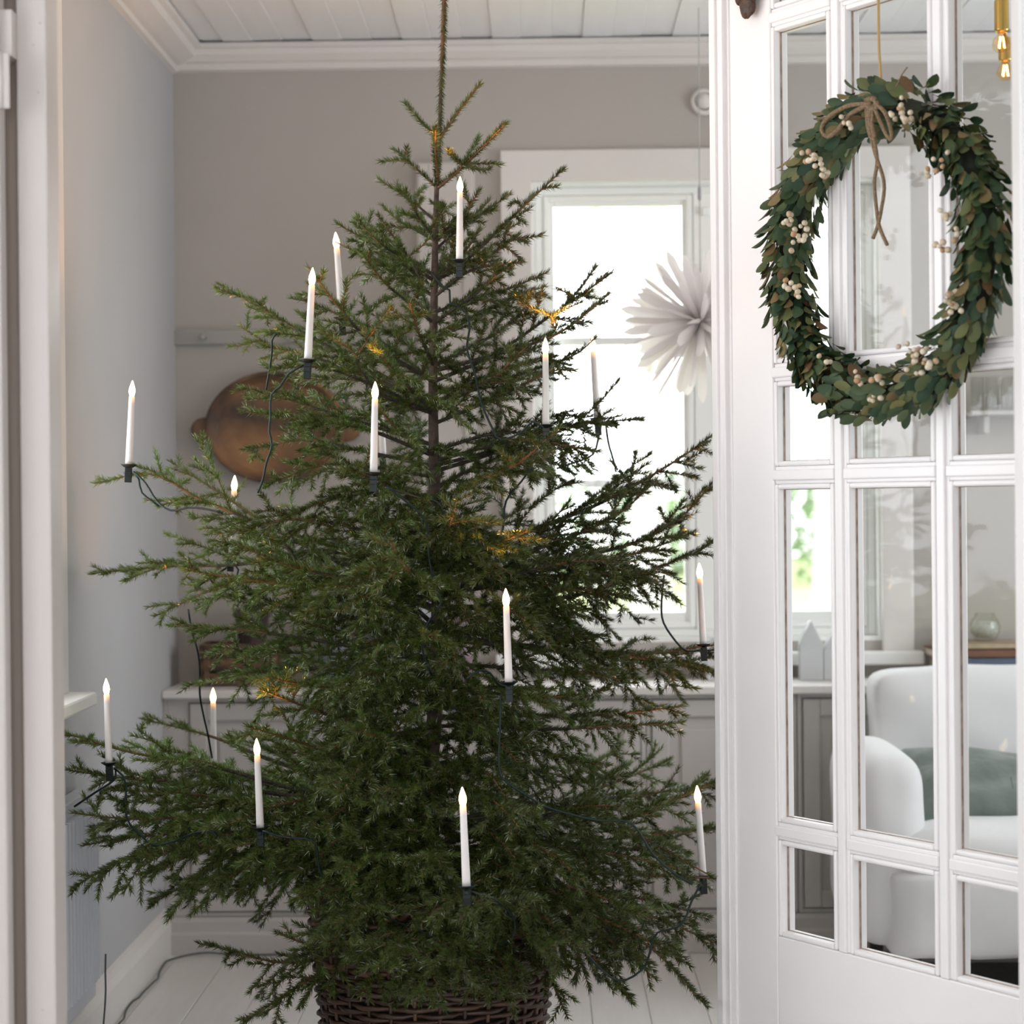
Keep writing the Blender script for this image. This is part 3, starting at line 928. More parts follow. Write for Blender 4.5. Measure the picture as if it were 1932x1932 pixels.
# --- pendant with clear bulbs
BRASS = mat('satin_brass', (0.55, 0.36, 0.10, 1), 0.3, metal=1.0)
BULB = glass_mat('clear_bulb_glass', (1.0, 0.86, 0.66, 1), 1.35)
FIL = emit_mat('glowing_filament', (1.0, 0.42, 0.10, 1), 22)
pl = tag(empty('pendant_lamp', P(1900, 40, 4.66)), 'brass ceiling lamp with two glowing clear bulbs, seen through the top pane', 'lamp')
pl.location.z = ZC
for (px, ys, y0, yb, Y) in ((1890, 0, 58, 80, 4.60), (1897, 96, 114, 133, 4.82)):
    b = P(px, yb, Y)
    zs = Z_at(y0, Y, px)
    k_ = F / Y
    so = MB().lathe([(0.010, -0.004), (0.0155, 0.0), (0.0155, 0.065 if ys == 0 else 0.05), (0.006, 0.07 if ys == 0 else 0.055)], 18, (b.x, b.y, zs)).build('socket', BRASS, pl, smooth=False, bevel=0.002)
    MB().tube([(b.x, b.y, zs + 0.05), (b.x, b.y, ZC - 0.016)], 0.004, 8).build('stem', BRASS, pl, smooth=True)
    prof = [(0.008, 0.020), (0.010, 0.016), (0.0185, 0.006), (0.0205, -0.004), (0.0185, -0.014), (0.011, -0.021), (0.002, -0.023)]
    bu = MB().lathe(prof, 20, (b.x, b.y, b.z)).build('bulb', BULB, pl, smooth=True)
    fl_ = MB()
    for q in range(4):
        a = q * pi / 2 + 0.4
        fl_.tube([(b.x + 0.004 * math.cos(a), b.y + 0.004 * math.sin(a), b.z + 0.012), (b.x + 0.008 * math.cos(a), b.y + 0.008 * math.sin(a), b.z - 0.012)], 0.0016, 5)
    fl_.build('filament', FIL, bu)
MB().lathe([(0.004, -0.018), (0.045, -0.016), (0.05, -0.001)], 24, (b.x, 4.71, ZC - 0.001)).build('ceiling_rose', BRASS, pl, smooth=True)
MB().box(b.x - 0.01, b.x + 0.01, 4.58, 4.84, ZC - 0.024, ZC - 0.014).build('bar', BRASS, pl)

# --- brown ornament high on the door stile
kb = tag(empty('door_ornament', P(1408, 0, 4.1)), 'dark brown carved wooden ornament high on the door stile', 'ornament')
KW = mat('dark_carved_walnut', (0.09, 0.045, 0.028, 1), 0.5, noise=0.6, nscale=60, bump=0.6, bscale=120)
Md = Matrix.Rotation(DANG, 4, 'Z')
def door_pt(px, py, n=-0.025):
    """point on the door's near face seen at a pixel; n = local offset of the plane"""
    d = CAM_R @ Vector(((px - 966) / F, -(py - 966) / F, -1))
    nv = Vector((-dvec.y, dvec.x, 0))
    o = Vector((DX, DY, 0)) + nv * n
    c = Vector((0, 0, CAMZ))
    t = (o - c).dot(nv) / d.dot(nv)
    return c + d * t
c = door_pt(1410, 6, -0.036)
kb.location = c
for (dx, dz, r1, r2) in ((0.000, -0.004, 0.021, 0.024), (-0.020, 0.012, 0.012, 0.012), (0.012, 0.024, 0.022, 0.026), (-0.016, 0.040, 0.020, 0.020)):
    q = MB()
    vs = []
    n, mm = 16, 10
    for i in range(mm + 1):
        th = pi * i / mm
        for k in range(n):
            a = 2 * pi * k / n
            rr = 1 + 0.10 * math.sin(3 * a + i) + 0.05 * math.sin(7 * a)
            vs.append((dx + r1 * rr * math.sin(th) * math.cos(a), 0.011 * math.sin(th) * math.sin(a), dz + r2 * rr * math.cos(th)))
    fs = [(i * n + k, i * n + (k + 1) % n, (i + 1) * n + (k + 1) % n, (i + 1) * n + k) for i in range(mm) for k in range(n)]
    q.add(vs, fs).build('carved_lobe', KW, kb, smooth=True, local=True)
kb.rotation_euler = (0, 0, DANG)

# ================================================================== WREATH ON THE DOOR
wc = door_pt(1663, 478, -0.055)
wr = tag(empty('wreath', wc, (0, 0, DANG)), 'round wreath of dried green leaves and cream berries hanging on the glazed door', 'wreath')
RM, rmn = 0.252, 0.040
ring = [(RM * math.cos(a), 0, RM * math.sin(a)) for a in np.linspace(0, 2 * pi, 64, endpoint=False)]
MB().tube(ring, 0.019, 8, closed=True).build('twig_ring', mat('dark_moss_ring', (0.022, 0.026, 0.014, 1), 0.9, noise=0.5, nscale=60), wr, smooth=True, local=True)
LSTOPS = [(0, (0.016, 0.045, 0.022, 1)), (0.3, (0.036, 0.068, 0.028, 1)), (0.6, (0.072, 0.098, 0.036, 1)), (0.8, (0.13, 0.14, 0.05, 1)), (0.92, (0.20, 0.15, 0.06, 1)), (1.0, (0.13, 0.065, 0.03, 1))]
LEAFO = tint_mat('dried_leaf', LSTOPS, 'object', 0.55, 0.4, transl=0.1)
LEAFI = tint_mat('dried_leaf_mass', LSTOPS, 'island', 0.55, 0.4, transl=0.1)
# leaf: folded pointed oval, 10 quads
lv, lf = [], []
LN = 0.031
for i, (t, w) in enumerate(((0, 0.08), (0.2, 0.62), (0.45, 0.97), (0.7, 1.0), (0.9, 0.66), (1.0, 0.12))):
    ww = w * 0.0088
    bend = 0.006 * t * t
    lv += [(-ww, t * LN, bend - 0.0022 * w), (0, t * LN, bend), (ww, t * LN, bend - 0.0022 * w)]
for i in range(5):
    a = i * 3
    lf += [(a, a + 1, a + 4, a + 3), (a + 1, a + 2, a + 5, a + 4)]
leaf_mb = MB().add(lv, lf)


def leaf_matrix(i):
    a = R.uniform(0, 2 * pi)
    if i < 300:
        ph = R.uniform(-0.25 * pi, 1.25 * pi)         # around the ring section; 0.5*pi = toward the camera
    else:
        ph = R.uniform(0, 2 * pi)
    e = Vector((math.cos(a), 0, math.sin(a)))
    out = e * math.cos(ph) + Vector((0, -1, 0)) * math.sin(ph)
    c = e * RM + out * R.uniform(0.018, 0.046)
    tang = Vector((-math.sin(a), 0, math.cos(a)))
    if math.cos(a) > -0.35 and math.sin(a) < 0.93:
        tang = -tang                                   # the right arc points down round to the foot
    if math.cos(a) <= -0.35 and math.sin(a) < -0.5:
        tang = tang
    d = (tang * R.uniform(0.8, 1.2) + out * R.uniform(0.05, 0.5) + Vector((R.uniform(-.3, .3), R.uniform(-.3, .1), R.uniform(-.3, .3)))).normalized()
    nrm = (out + Vector((R.uniform(-.5, .5), R.uniform(-.5, .2), R.uniform(-.5, .5))))
    nrm = (nrm - d * nrm.dot(d)).normalized()
    xx = d.cross(nrm)
    M = Matrix(((xx.x, d.x, nrm.x, c.x), (xx.y, d.y, nrm.y, c.y), (xx.z, d.z, nrm.z, c.z), (0, 0, 0, 1)))
    return M @ Matrix.Scale(R.uniform(0.75, 1.25), 4)


lo = leaf_mb.build('leaf', LEAFO, wr, smooth=True, local=True)
mass = MB()
for i in range(2200):
    M = leaf_matrix(i)
    if i < 298:
        o = lo if i == 0 else lo.copy()
        if i:
            C.objects.link(o)
            o.parent = wr
        o.matrix_local = M
    else:
        mass.add([M @ Vector(v) for v in lv], lf)
tag(mass.build('small_leaves', LEAFI, wr, smooth=True, local=True), kind='stuff')
# berries
BER = tint_mat('cream_berry', [(0, (0.50, 0.41, 0.28, 1)), (0.7, (0.66, 0.58, 0.45, 1)), (1, (0.38, 0.20, 0.09, 1))], 'object', 0.5)
bm0 = MB().lathe([(0.0008, -0.0052), (0.0036, -0.0040), (0.0052, 0), (0.0040, 0.0040), (0.0012, 0.0056)], 10)
bo = None
Wi = (Matrix.Translation(wc) @ Matrix.Rotation(DANG, 4, 'Z')).inverted()
for (px, py, nb) in ((1700, 200, 7), (1715, 222, 6), (1690, 222, 4), (1528, 290, 5), (1542, 305, 8), (1552, 322, 6), (1488, 408, 7), (1510, 432, 7), (1505, 460, 4), (1492, 535, 6), (1503, 552, 5), (1602, 232, 4), (1750, 318, 4), (1775, 300, 4), (1786, 405, 7), (1776, 465, 5), (1790, 562, 8), (1800, 580, 5), (1735, 670, 8), (1750, 690, 6), (1725, 690, 5), (1705, 655, 3), (1622, 713, 5), (1654, 712, 5), (1648, 742, 4), (1556, 678, 3), (1808, 440, 3)):
    q = Wi @ door_pt(px, py, -0.112)
    for b in range(nb):
        if bo is None:
            bo = o = bm0.build('berry', BER, wr, smooth=True, local=True)
        else:
            o = bo.copy()
            C.objects.link(o)
            o.parent = wr
        o.location = q + Vector((R.uniform(-0.013, 0.013), R.uniform(-0.010, 0.012), R.uniform(-0.013, 0.013)))
        s = R.uniform(0.75, 1.15)
        o.scale = (s, s, s)
        o.rotation_euler = (R.uniform(0, 6), R.uniform(0, 6), 0)
# jute bow
JUTE = mat('jute_twine', (0.27, 0.18, 0.105, 1), 0.9, noise=0.5, nscale=300, bump=0.6, bscale=500)
def twine(pts, r=0.0033, name='twine', n=-0.112, m=JUTE):
    w = [Wi @ door_pt(px, py, n) for px, py in pts]
    MB().tube([Vector(p) for p in smooth_path(w, 0.008)], r, 7).build(name, m, wr, smooth=True, local=True)
twine([(1645, 195), (1600, 200), (1562, 222), (1550, 245), (1562, 258), (1580, 245), (1605, 215), (1645, 195)], 0.0042, 'bow_loop')
twine([(1650, 195), (1668, 210), (1680, 240), (1682, 262), (1675, 258), (1662, 232), (1648, 198)], 0.0038, 'bow_loop')
twine([(1640, 195), (1640, 222), (1650, 255), (1645, 262), (1638, 240), (1635, 205)], 0.0038, 'bow_loop')
twine([(1645, 200), (1640, 235), (1650, 285), (1668, 345), (1662, 400), (1655, 430), (1647, 450)], 0.0033, 'bow_tail')
twine([(1648, 200), (1646, 240), (1655, 300), (1650, 345), (1654, 395), (1660, 430), (1674, 462)], 0.0033, 'bow_tail')
twine([(1634, 190), (1648, 186), (1656, 200), (1644, 206), (1634, 194)], 0.005, 'bow_knot')
twine([(1654, 192), (1662, 165), (1658, 80), (1657, -40)], 0.0026, 'hanging_cord', n=-0.075, m=mat('gold_cord', (0.42, 0.27, 0.11, 1), 0.6))
twine([(1690, 165), (1702, 140), (1712, 127)], 0.0012, 'dry_stalk', n=-0.10)

# ================================================================== CANDLE LIGHTS
YT = 4.33
CL = 0.178
STICK = bpy.data.materials.new('white_candle_plastic')
STICK.use_nodes = True
nt = STICK.node_tree
b = nt.nodes['Principled BSDF']
b.inputs['Base Color'].default_value = (0.74, 0.70, 0.68, 1)
b.inputs['Roughness'].default_value = 0.35
tc = nt.nodes.new('ShaderNodeTexCoord')
sp = nt.nodes.new('ShaderNodeSeparateXYZ')
mr = nt.nodes.new('ShaderNodeMapRange')
mr.inputs['From Min'].default_value = CL * 0.70
mr.inputs['From Max'].default_value = CL * 0.815
rp = nt.nodes.new('ShaderNodeMath')
rp.operation = 'POWER'
rp.inputs[1].default_value = 2.2
ml = nt.nodes.new('ShaderNodeMath')
ml.operation = 'MULTIPLY'
ml.inputs[1].default_value = 1.7
nt.links.new(tc.outputs['Object'], sp.inputs[0])
nt.links.new(sp.outputs['Z'], mr.inputs['Value'])
nt.links.new(mr.outputs[0], rp.inputs[0])
nt.links.new(rp.outputs[0], ml.inputs[0])
b.inputs['Emission Color'].default_value = (1.0, 0.36, 0.02, 1)
nt.links.new(ml.outputs[0], b.inputs['Emission Strength'])
FLAME = emit_mat('lit_flame_bulb', (1.0, 0.72, 0.36, 1), 9.0)

# base pixel, tip pixel, depth, visible (prune twigs in front), label
CAND = [
    ((867, 492), (868, 333), 4.14, (333, 492), 'topmost white candle light, upright beside the trunk below the bare leader'),
    ((645, 600), (633, 438), 4.52, (438, 520), 'white candle light high on the wall side, its foot hidden behind twigs'),
    ((581, 680), (590, 505), 4.03, (505, 682), 'white candle light leaning inward at the tip of an orange-lit twig, above the wooden dish'),
    ((243, 878), (250, 718), 4.28, (718, 912), 'white candle light on the outermost bough against the pale side wall'),
    ((705, 893), (708, 720), 3.98, (720, 880), 'white candle light with a twig touching its flame, nearest above the dark wire fork'),
    ((1030, 803), (1029, 637), 4.22, (637, 812), 'white candle light in front of the lower edge of the window casing'),
    ((1127, 790), (1117, 634), 4.50, (645, 745), 'white candle light against the bright window pane, tip behind a twig'),
    ((436, 1048), (443, 897), 4.55, (900, 925), 'candle light below the wooden dish, stick hidden in needles, flame and black clip showing'),
    ((722, 860), (716, 705), 4.72, (824, 860), 'candle light hidden behind the boughs, only white slivers showing'),
    ((960, 1288), (954, 1110), 3.98, (1110, 1292), 'white candle light in the middle of the tree beside the bare dark branch'),
    ((1327, 1216), (1319, 1062), 4.50, (1062, 1230), 'white candle light beside the open door edge, above the window worktop'),
    ((206, 1440), (200, 1280), 4.18, (1280, 1450), 'white candle light on the low bough reaching past the door jamb'),
    ((403, 1444), (402, 1298), 4.72, (1300, 1425), 'slightly smaller white candle light in front of the corner cabinet'),
    ((491, 1562), (484, 1393), 4.05, (1393, 1552), 'white candle light leaning outward on the low bough, above the baseboard corner'),
    ((880, 1672), (872, 1485), 3.76, (1485, 1680), 'largest white candle light, lowest on the tree, above the wicker basket'),
    ((1326, 1652), (1315, 1482), 4.36, (1482, 1662), 'white candle light with shiny black saucer, low beside the door edge'),
]
proto = empty('candle_light')
z1 = CL * 0.815
MB().lathe([(0.0078, 0.0), (0.0076, 0.01), (0.0060, z1 - 0.002), (0.0052, z1)], 18).build('stick', STICK, proto, smooth=True, local=True)
MB().lathe([(0.0040, z1 - 0.001), (0.0058, z1 + 0.004), (0.0070, z1 + 0.010), (0.0062, z1 + 0.017), (0.0036, z1 + 0.025), (0.0016, z1 + 0.031), (0.0004, CL)], 16).build('flame', FLAME, proto, smooth=True, local=True)
MB().lathe([(0.004, -0.006), (0.010, -0.004), (0.0165, 0.0008), (0.0175, 0.0022), (0.0165, 0.0024), (0.009, 0.0), (0.003, -0.001)], 24).build('saucer', BLACKP, proto, smooth=True, local=True)
cl = MB().box(-0.0055, -0.0015, -0.007, 0.007, -0.036, -0.004).box(0.0015, 0.0055, -0.007, 0.007, -0.036, -0.004)
cl.box(-0.0075, -0.0045, -0.007, 0.007, -0.022, -0.012).box(0.0045, 0.0075, -0.007, 0.007, -0.022, -0.012)
cl.box(-0.004, 0.016, -0.004, 0.004, -0.013, -0.006)
cp = cl.build('clip', BLACKP, proto, local=True, bevel=0.001)
MB().tube([(-0.006, 0, -0.016), (0, 0.006, -0.016), (0.006, 0, -0.016), (0, -0.006, -0.016)], 0.001, 6, closed=True).build('clip_spring', BLACKP, cp, smooth=True, local=True)
ld = bpy.data.lights.new('flame_glow', 'SPOT')      # the diode throws its light upwards
ld.spot_size = math.radians(110)
ld.spot_blend = 0.7
ld.color = (1.0, 0.40, 0.08)
ld.energy = 2.6
ld.specular_factor = 0.15
ld.shadow_soft_size = 0.006
lg = bpy.data.objects.new('flame_glow', ld)
C.objects.link(lg)
lg.parent = proto
lg.location = (0, 0, CL + 0.004)
lg.rotation_euler = (pi, 0, 0)
KEEP = []                       # (x0,y0,x1,y1,halfwidth,depth) capsules kept free of needles
for i, (b_, t_, Y, vis, lab) in enumerate(CAND):
    o = proto if i == 0 else copy_tree(proto)
    p0, p1 = P(b_[0], b_[1], Y), P(t_[0], t_[1], Y)
    o.location = p0
    sc1 = (p1 - p0).length / CL
    o.scale = (sc1, sc1, sc1)
    o.rotation_euler = (p1 - p0).to_track_quat('Z', 'Y').to_euler()
    tag(o, lab, 'candle', 'candle lights clipped to the spruce')
    if vis:
        sl = (t_[0] - b_[0]) / (t_[1] - b_[1])
        KEEP.append((b_[0] + sl * (vis[0] - 4 - b_[1]), vis[0] - 6, b_[0] + sl * (vis[1] - b_[1]), vis[1], 13, Y))

# ================================================================== THE SPRUCE
tree = tag(empty('christmas_tree', P(806, 1700, YT)), 'green spruce Christmas tree with candle lights, standing in a wicker basket', 'tree')
tree.location.z = 0.06
TRUNK = [(839, -40), (836, 60), (832, 150), (829, 250), (825, 330), (822, 420), (820, 520), (818, 620), (817, 720), (818, 820), (820, 920), (822, 1020), (826, 1120), (825, 1200), (822, 1290), (818, 1380), (812, 1450), (810, 1560), (806, 1700)]
TX = np.array([p[0] for p in TRUNK], float)
TY = np.array([p[1] for p in TRUNK], float)
tp = [P(x_, y_, YT) for x_, y_ in TRUNK]
tp.append(Vector((tp[-1].x, YT, 0.07)))
trp = smooth_path(tp, 0.03)
zt_ = trp[:, 2]
rad = np.interp(zt_, [0.0, 0.4, 0.9, 1.25, 1.65, 1.9, 2.25], [0.022, 0.019, 0.0145, 0.0115, 0.0075, 0.0042, 0.002])
MB().tube([Vector(p) for p in trp], list(rad), 12).build('trunk', BARK, tree, smooth=True)

rng = np.random.default_rng(11)
UP = np.array([0, 0, 1.0])


def unit(v):
    return v / max(1e-9, np.linalg.norm(v))


def prune(pts, Ys_pad=0.015, hw=0):
    """True for points that would hide a candle"""
    x_, y_ = project(pts)
    bad = np.zeros(len(pts), bool)
    for (x0, y0, x1, y1, w, Y) in KEEP:
        f = np.clip((y_ - y0) / (y1 - y0), 0, 1)
        cx = x0 + (x1 - x0) * f
        bad |= (np.abs(x_ - cx) < w + hw) & (y_ > y0 - hw) & (y_ < y1) & (pts[:, 1] < Y + Ys_pad)
    return bad


DN = np.array([-dvec.y, dvec.x])
DV = np.array([dvec.x, dvec.y])


def blocked(pts, m=0.02):
    """True for points inside a wall, the radiator, the door leaf or the floor"""
    rel = pts[:, :2] - np.array([DX, DY])
    s_, n_ = rel @ DV, rel @ DN
    return (pts[:, 0] < XL + m) | ((pts[:, 0] < RX + m) & (pts[:, 2] < RZ1 + 0.03) & (pts[:, 1] < RY1 + m)) | ((s_ > -0.02) & (np.abs(n_) < 0.035)) | ((n_ < 0.03) & (project(pts)[0] > 1368)) | (pts[:, 2] < 0.01) | (pts[:, 1] > YF - 0.04) & (pts[:, 2] < ZW + 0.02)


class Bough:
    """collects bark tubes and needles of one branch"""

    def __init__(self):
        self.bv, self.bf = [], []
        self.nv = 0
        self.seg = []           # needle carrying segments: p0, p1, tip flag

    def tube(self, pts, r0, r1, n=3):
        m = len(pts)
        t = unit(pts[-1] - pts[0])
        u = unit(np.cross(t, UP + np.array([0.01, 0.02, 0])))
        w = np.cross(t, u)
        ang = np.arange(n) * 2 * pi / n
        circ = np.cos(ang)[:, None] * u + np.sin(ang)[:, None] * w
        rr = np.linspace(r0, r1, m)
        vs = (pts[:, None, :] + circ[None] * rr[:, None, None]).reshape(-1, 3)
        b = self.nv
        self.bv.append(vs)
        for i in range(m - 1):
            for k in range(n):
                l = (k + 1) % n
                self.bf.append((b + i * n + k, b + i * n + l, b + (i + 1) * n + l, b + (i + 1) * n + k))
        self.bf.append(tuple(b + (m - 1) * n + k for k in range(n)))
        self.nv += m * n

    def needles_on(self, pts, start=0):
        for i in range(start, len(pts) - 1):
            self.seg.append((pts[i], pts[i + 1], 1.0 if i == len(pts) - 2 else 0.0))


def shoot(p, d, L, droop, nseg, curl):
    pts = [p]
    st_ = L / nseg
    d = d.copy()
    for i in range(nseg):
        d = unit(d + np.array([0, 0, -droop * st_ / 0.05]) + curl * 0.12)
        p = p + d * st_
        pts.append(p)
    return np.array(pts)


DENS = 1500.0
NEED_TOTAL = 0


def bough(pts3, k=1.0, bare=0.07, droop=0.10, tint=0.5, plain=False, roll=None, subs=(), dens=1.0, maxlat=0.21, up=0.0, filler=False):  # tint paints in light: paler toward the side window, darker on the back-lit side
    global NEED_TOTAL
    B_ = Bough()
    path = smooth_path(pts3, 0.016)
    ok = ~blocked(path, 0.012)
    if not ok.all():
        path = path[:max(6, int(np.argmin(ok)))]
    if filler and prune(path, 0.0, 2).any():
        return None
    seg = np.linalg.norm(np.diff(path, axis=0), axis=1)
    s = np.concatenate([[0], np.cumsum(seg)])
    L = s[-1]
    r0 = min(0.0078, 0.0018 + 0.0078 * L)
    B_.tube(path, r0, 0.0014, 6)
    n_old = int(len(path) * 0.62) * 6 if not plain else 0       # the inner, older wood is darker
    ist = int(len(path) * (bare if not plain else 0.0))
    B_.needles_on(path, ist if not plain else 0)
    roll = rng.uniform(-0.6, 0.6) if roll is None else roll

    def laterals(pth, LL, lev, kk, bare_):
        sg = np.linalg.norm(np.diff(pth, axis=0), axis=1)
        ss = np.concatenate([[0], np.cumsum(sg)])
        LL = ss[-1]
        pos = max(bare_ * LL, 0.012 if lev > 1 else 0.03)
        side = rng.choice([-1, 1])
        while pos < LL - 0.012:
            i = min(len(pth) - 2, int(np.searchsorted(ss, pos)) - 1)
            i = max(0, i)
            f = (pos - ss[i]) / max(1e-6, sg[i])
            p = pth[i] * (1 - f) + pth[i + 1] * f
            t = unit(pth[min(i + 1, len(pth) - 1)] - pth[max(0, i - 1)])
            bb = unit(np.cross(t, UP))
            nn = np.cross(bb, t)
            rl = roll + rng.normal(0, 0.45)
            rem = LL - pos
            if lev == 1:
                l = min(maxlat, 0.50 * rem + 0.040) * rng.uniform(0.65, 1.15) * kk
                l *= min(1, 0.35 + pos / (0.35 * LL + 0.01))
            else:
                l = min(0.105, 0.45 * rem + 0.030) * rng.uniform(0.6, 1.15) * kk
            sd = bb * side * math.cos(rl) + nn * (math.sin(rl) * side)
            al = rng.uniform(0.75, 1.05)
            d = unit(t * math.cos(al) + sd * math.sin(al) + UP * up)
            if l > 0.014:
                n_ = 4 if lev == 1 else 3
                sh = shoot(p, d, l, droop * rng.uniform(0.3, 1.6), n_, t * 0.6 + rng.normal(0, 0.35, 3))
                if not prune(sh, 0.02, 4).any() and not blocked(sh).any():
                    B_.tube(sh, 0.0017 if lev == 1 else 0.0012, 0.0008, 3)
                    B_.needles_on(sh, 0)
                    if lev == 1 and l > 0.045:
                        laterals(sh, l, 2, 1.0, 0.18)
            side = -side
            if rng.random() < 0.12:
                side = -side
            pos += rng.uniform(0.027, 0.043) / (0.55 + 0.45 * kk) if lev == 1 else rng.uniform(0.030, 0.050)

    if not plain:
        laterals(path, L, 1, k, bare)
    for sb in subs:
        sp_ = smooth_path(sb, 0.016)
        B_.tube(sp_, 0.002, 0.0011, 5)
        B_.needles_on(sp_, 0)
    o = bpy.data.objects.new('branch', None)
    me = bpy.data.meshes.new('branch')
    vs = np.vstack(B_.bv) - np.array(tree.location)
    me.from_pydata(vs.tolist(), [], B_.bf)
    me.materials.append(TWIG)
    me.materials.append(OLDBARK)
    if n_old:
        mi = np.zeros(len(me.polygons), np.int32)
        mi[:n_old] = 1
        me.polygons.foreach_set('material_index', mi)
    me.shade_smooth()
    bo_ = bpy.data.objects.new('branch', me)
    C.objects.link(bo_)
    bo_.parent = tree
    needle_mesh(B_.seg, tint, dens, bo_)
    return bo_


def needle_mesh(segs, tint, dens, parent, nl=(0.0112, 0.0158), base=0.0011):
    global NEED_TOTAL
    p0 = np.array([q[0] for q in segs])
    p1 = np.array([q[1] for q in segs])
    tf = np.array([q[2] for q in segs])
    ln = np.linalg.norm(p1 - p0, axis=1)
    far = np.where(p0[:, 1] > YT + 0.15, 0.72, 1.0)          # the side turned to the window is thinner
    cnt = np.maximum(1, rng.poisson(ln * DENS * dens * far + tf * 5))
    idx = np.repeat(np.arange(len(segs)), cnt)
    n = len(idx)
    u = rng.random(n)
    root = p0[idx] + (p1 - p0)[idx] * u[:, None]
    t = ((p1 - p0) / np.maximum(ln, 1e-9)[:, None])[idx]
    ref = np.where(np.abs(t[:, 2:3]) > 0.9, np.array([[1.0, 0, 0]]), np.array([[0, 0, 1.0]]))
    bx = np.cross(t, ref)
    bx /= np.linalg.norm(bx, axis=1)[:, None]
    bz = np.cross(bx, t)
    az = rng.uniform(0, 2 * pi, n)
    # fewer needles straight below the shoot
    low = np.sin(az) < -0.3
    az = np.where(low & (rng.random(n) < 0.55), -az, az)
    r = np.cos(az)[:, None] * bx + np.sin(az)[:, None] * bz
    be = np.radians(rng.normal(47, 8, n)) * (1 - 0.45 * tf[idx] * u)
    d = t * np.cos(be)[:, None] + r * np.sin(be)[:, None]
    root = root + r * base
    L = rng.uniform(nl[0], nl[1], n)
    tip = root + d * L[:, None]
    bad = prune(root + d * (L * 0.5)[:, None]) | blocked(tip, 0.003)
    g = ~bad
    root, d, L, tip, idx = root[g], d[g], L[g], tip[g], idx[g]
    n = len(root)
    NEED_TOTAL += n
    a1 = np.cross(d, rng.normal(0, 1, (n, 3)))
    a1 /= np.linalg.norm(a1, axis=1)[:, None]
    a2 = np.cross(d, a1)
    rw = 0.0009
    mid = root + d * (L * 0.35)[:, None]
    v = np.empty((n, 4, 3))
    for k_ in range(3):
        c_, s_ = math.cos(2.0944 * k_), math.sin(2.0944 * k_)
        v[:, k_] = root + (a1 * c_ + a2 * s_) * rw
    v[:, 3] = tip
    v = v.reshape(-1, 3) - np.array(tree.location)
    b4 = (np.arange(n) * 4)[:, None]
    tri = np.stack([np.hstack([b4 + 0, b4 + 1, b4 + 3]), np.hstack([b4 + 1, b4 + 2, b4 + 3]), np.hstack([b4 + 2, b4 + 0, b4 + 3])], 1).reshape(-1)
    me = bpy.data.meshes.new('needles')
    me.vertices.add(n * 4)
    me.vertices.foreach_set('co', v.astype(np.float32).ravel())
    me.loops.add(n * 9)
    me.loops.foreach_set('vertex_index', tri.astype(np.int32))
    me.polygons.add(n * 3)
    me.polygons.foreach_set('loop_start', (np.arange(n * 3) * 3).astype(np.int32))
    me.update(calc_edges=True)
    me.shade_flat()
    at = me.attributes.new('tint', 'FLOAT', 'POINT')
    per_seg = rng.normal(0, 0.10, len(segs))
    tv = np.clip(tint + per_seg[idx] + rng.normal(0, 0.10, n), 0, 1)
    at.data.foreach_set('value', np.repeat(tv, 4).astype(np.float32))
    me.materials.append(NEEDLE)
    o = bpy.data.objects.new('needles', me)
    C.objects.link(o)
    o.parent = parent
    o['kind'] = 'stuff'
    return o


def pix_path(pts, dY, y0=0.0, pw=1.0):
    """pixel polyline -> 3D, depth running from the trunk to YT+dY at the tip"""
    q = np.array(pts, float)
    c = np.concatenate([[0], np.cumsum(np.linalg.norm(np.diff(q, axis=0), axis=1))])
    c = (c / c[-1]) ** pw
    return [np.array(P(x_, y_, YT + y0 + (dY - y0) * f)) for (x_, y_), f in zip(pts, c)]


def B(pts, dY, k=1.0, subs=(), **kw):
    sb = [pix_path(s_, dd[1], dd[0]) for s_, dd in subs]
    return bough(pix_path(pts, dY), k, subs=sb, **kw)


# leader: the needle clad top of the trunk
lead = [P(x_, y_, YT) for x_, y_ in TRUNK if y_ < 350]
bough([np.array(p) for p in lead], plain=True, tint=0.25, dens=2.2)
# top whorls
B([(829, 262), (868, 207), (906, 159)], -0.05, plain=True, tint=0.3, dens=1.7)
B([(829, 262), (797, 234), (763, 193)], 0.02, plain=True, tint=0.3, dens=1.7)
B([(827, 348), (822, 292), (821, 240)], -0.19, plain=True, tint=0.3, dens=1.7)
B([(826, 355), (880, 308), (955, 232)], -0.17, plain=True, tint=0.3, dens=1.6, subs=[([(872, 312), (858, 298), (845, 284)], (-.07, -.16)), ([(872, 316), (890, 285), (904, 258)], (-.07, -.01)), ([(872, 312), (910, 308), (947, 311)], (-.07, -0.1)), ([(872, 312), (910, 322), (925, 318)], (-.07, 0.0))])
B([(826, 357), (800, 332), (770, 306)], 0.0, plain=True, tint=0.3, dens=1.6, subs=[([(770, 306), (745, 303), (716, 306)], (0, .02)), ([(770, 306), (760, 295), (742, 281)], (0, .03)), ([(770, 306), (768, 296), (768, 278)], (0, -.02))])
B([(824, 420), (780, 382), (713, 338)], 0.03, 0.55, tint=0.4, subs=[([(775, 380), (785, 370), (803, 352)], (0, .1))], bare=0.35)
B([(822, 470), (870, 430), (963, 366)], 0.05, 0.55, tint=0.3, bare=0.2)
B([(820, 530), (890, 482), (985, 392), (1059, 323)], -0.02, 0.55, tint=0.22, bare=0.2, subs=[([(950, 440), (985, 450), (1024, 443)], (0, 0)), ([(930, 460), (960, 470), (986, 495)], (0, 0)), ([(985, 392), (975, 380), (962, 388)], (0, -.04))])
B([(820, 545), (792, 520), (768, 482), (713, 406)], -0.14, 0.45, tint=0.4, bare=0.2, subs=[([(770, 485), (790, 470), (812, 448)], (-.1, -.12))])
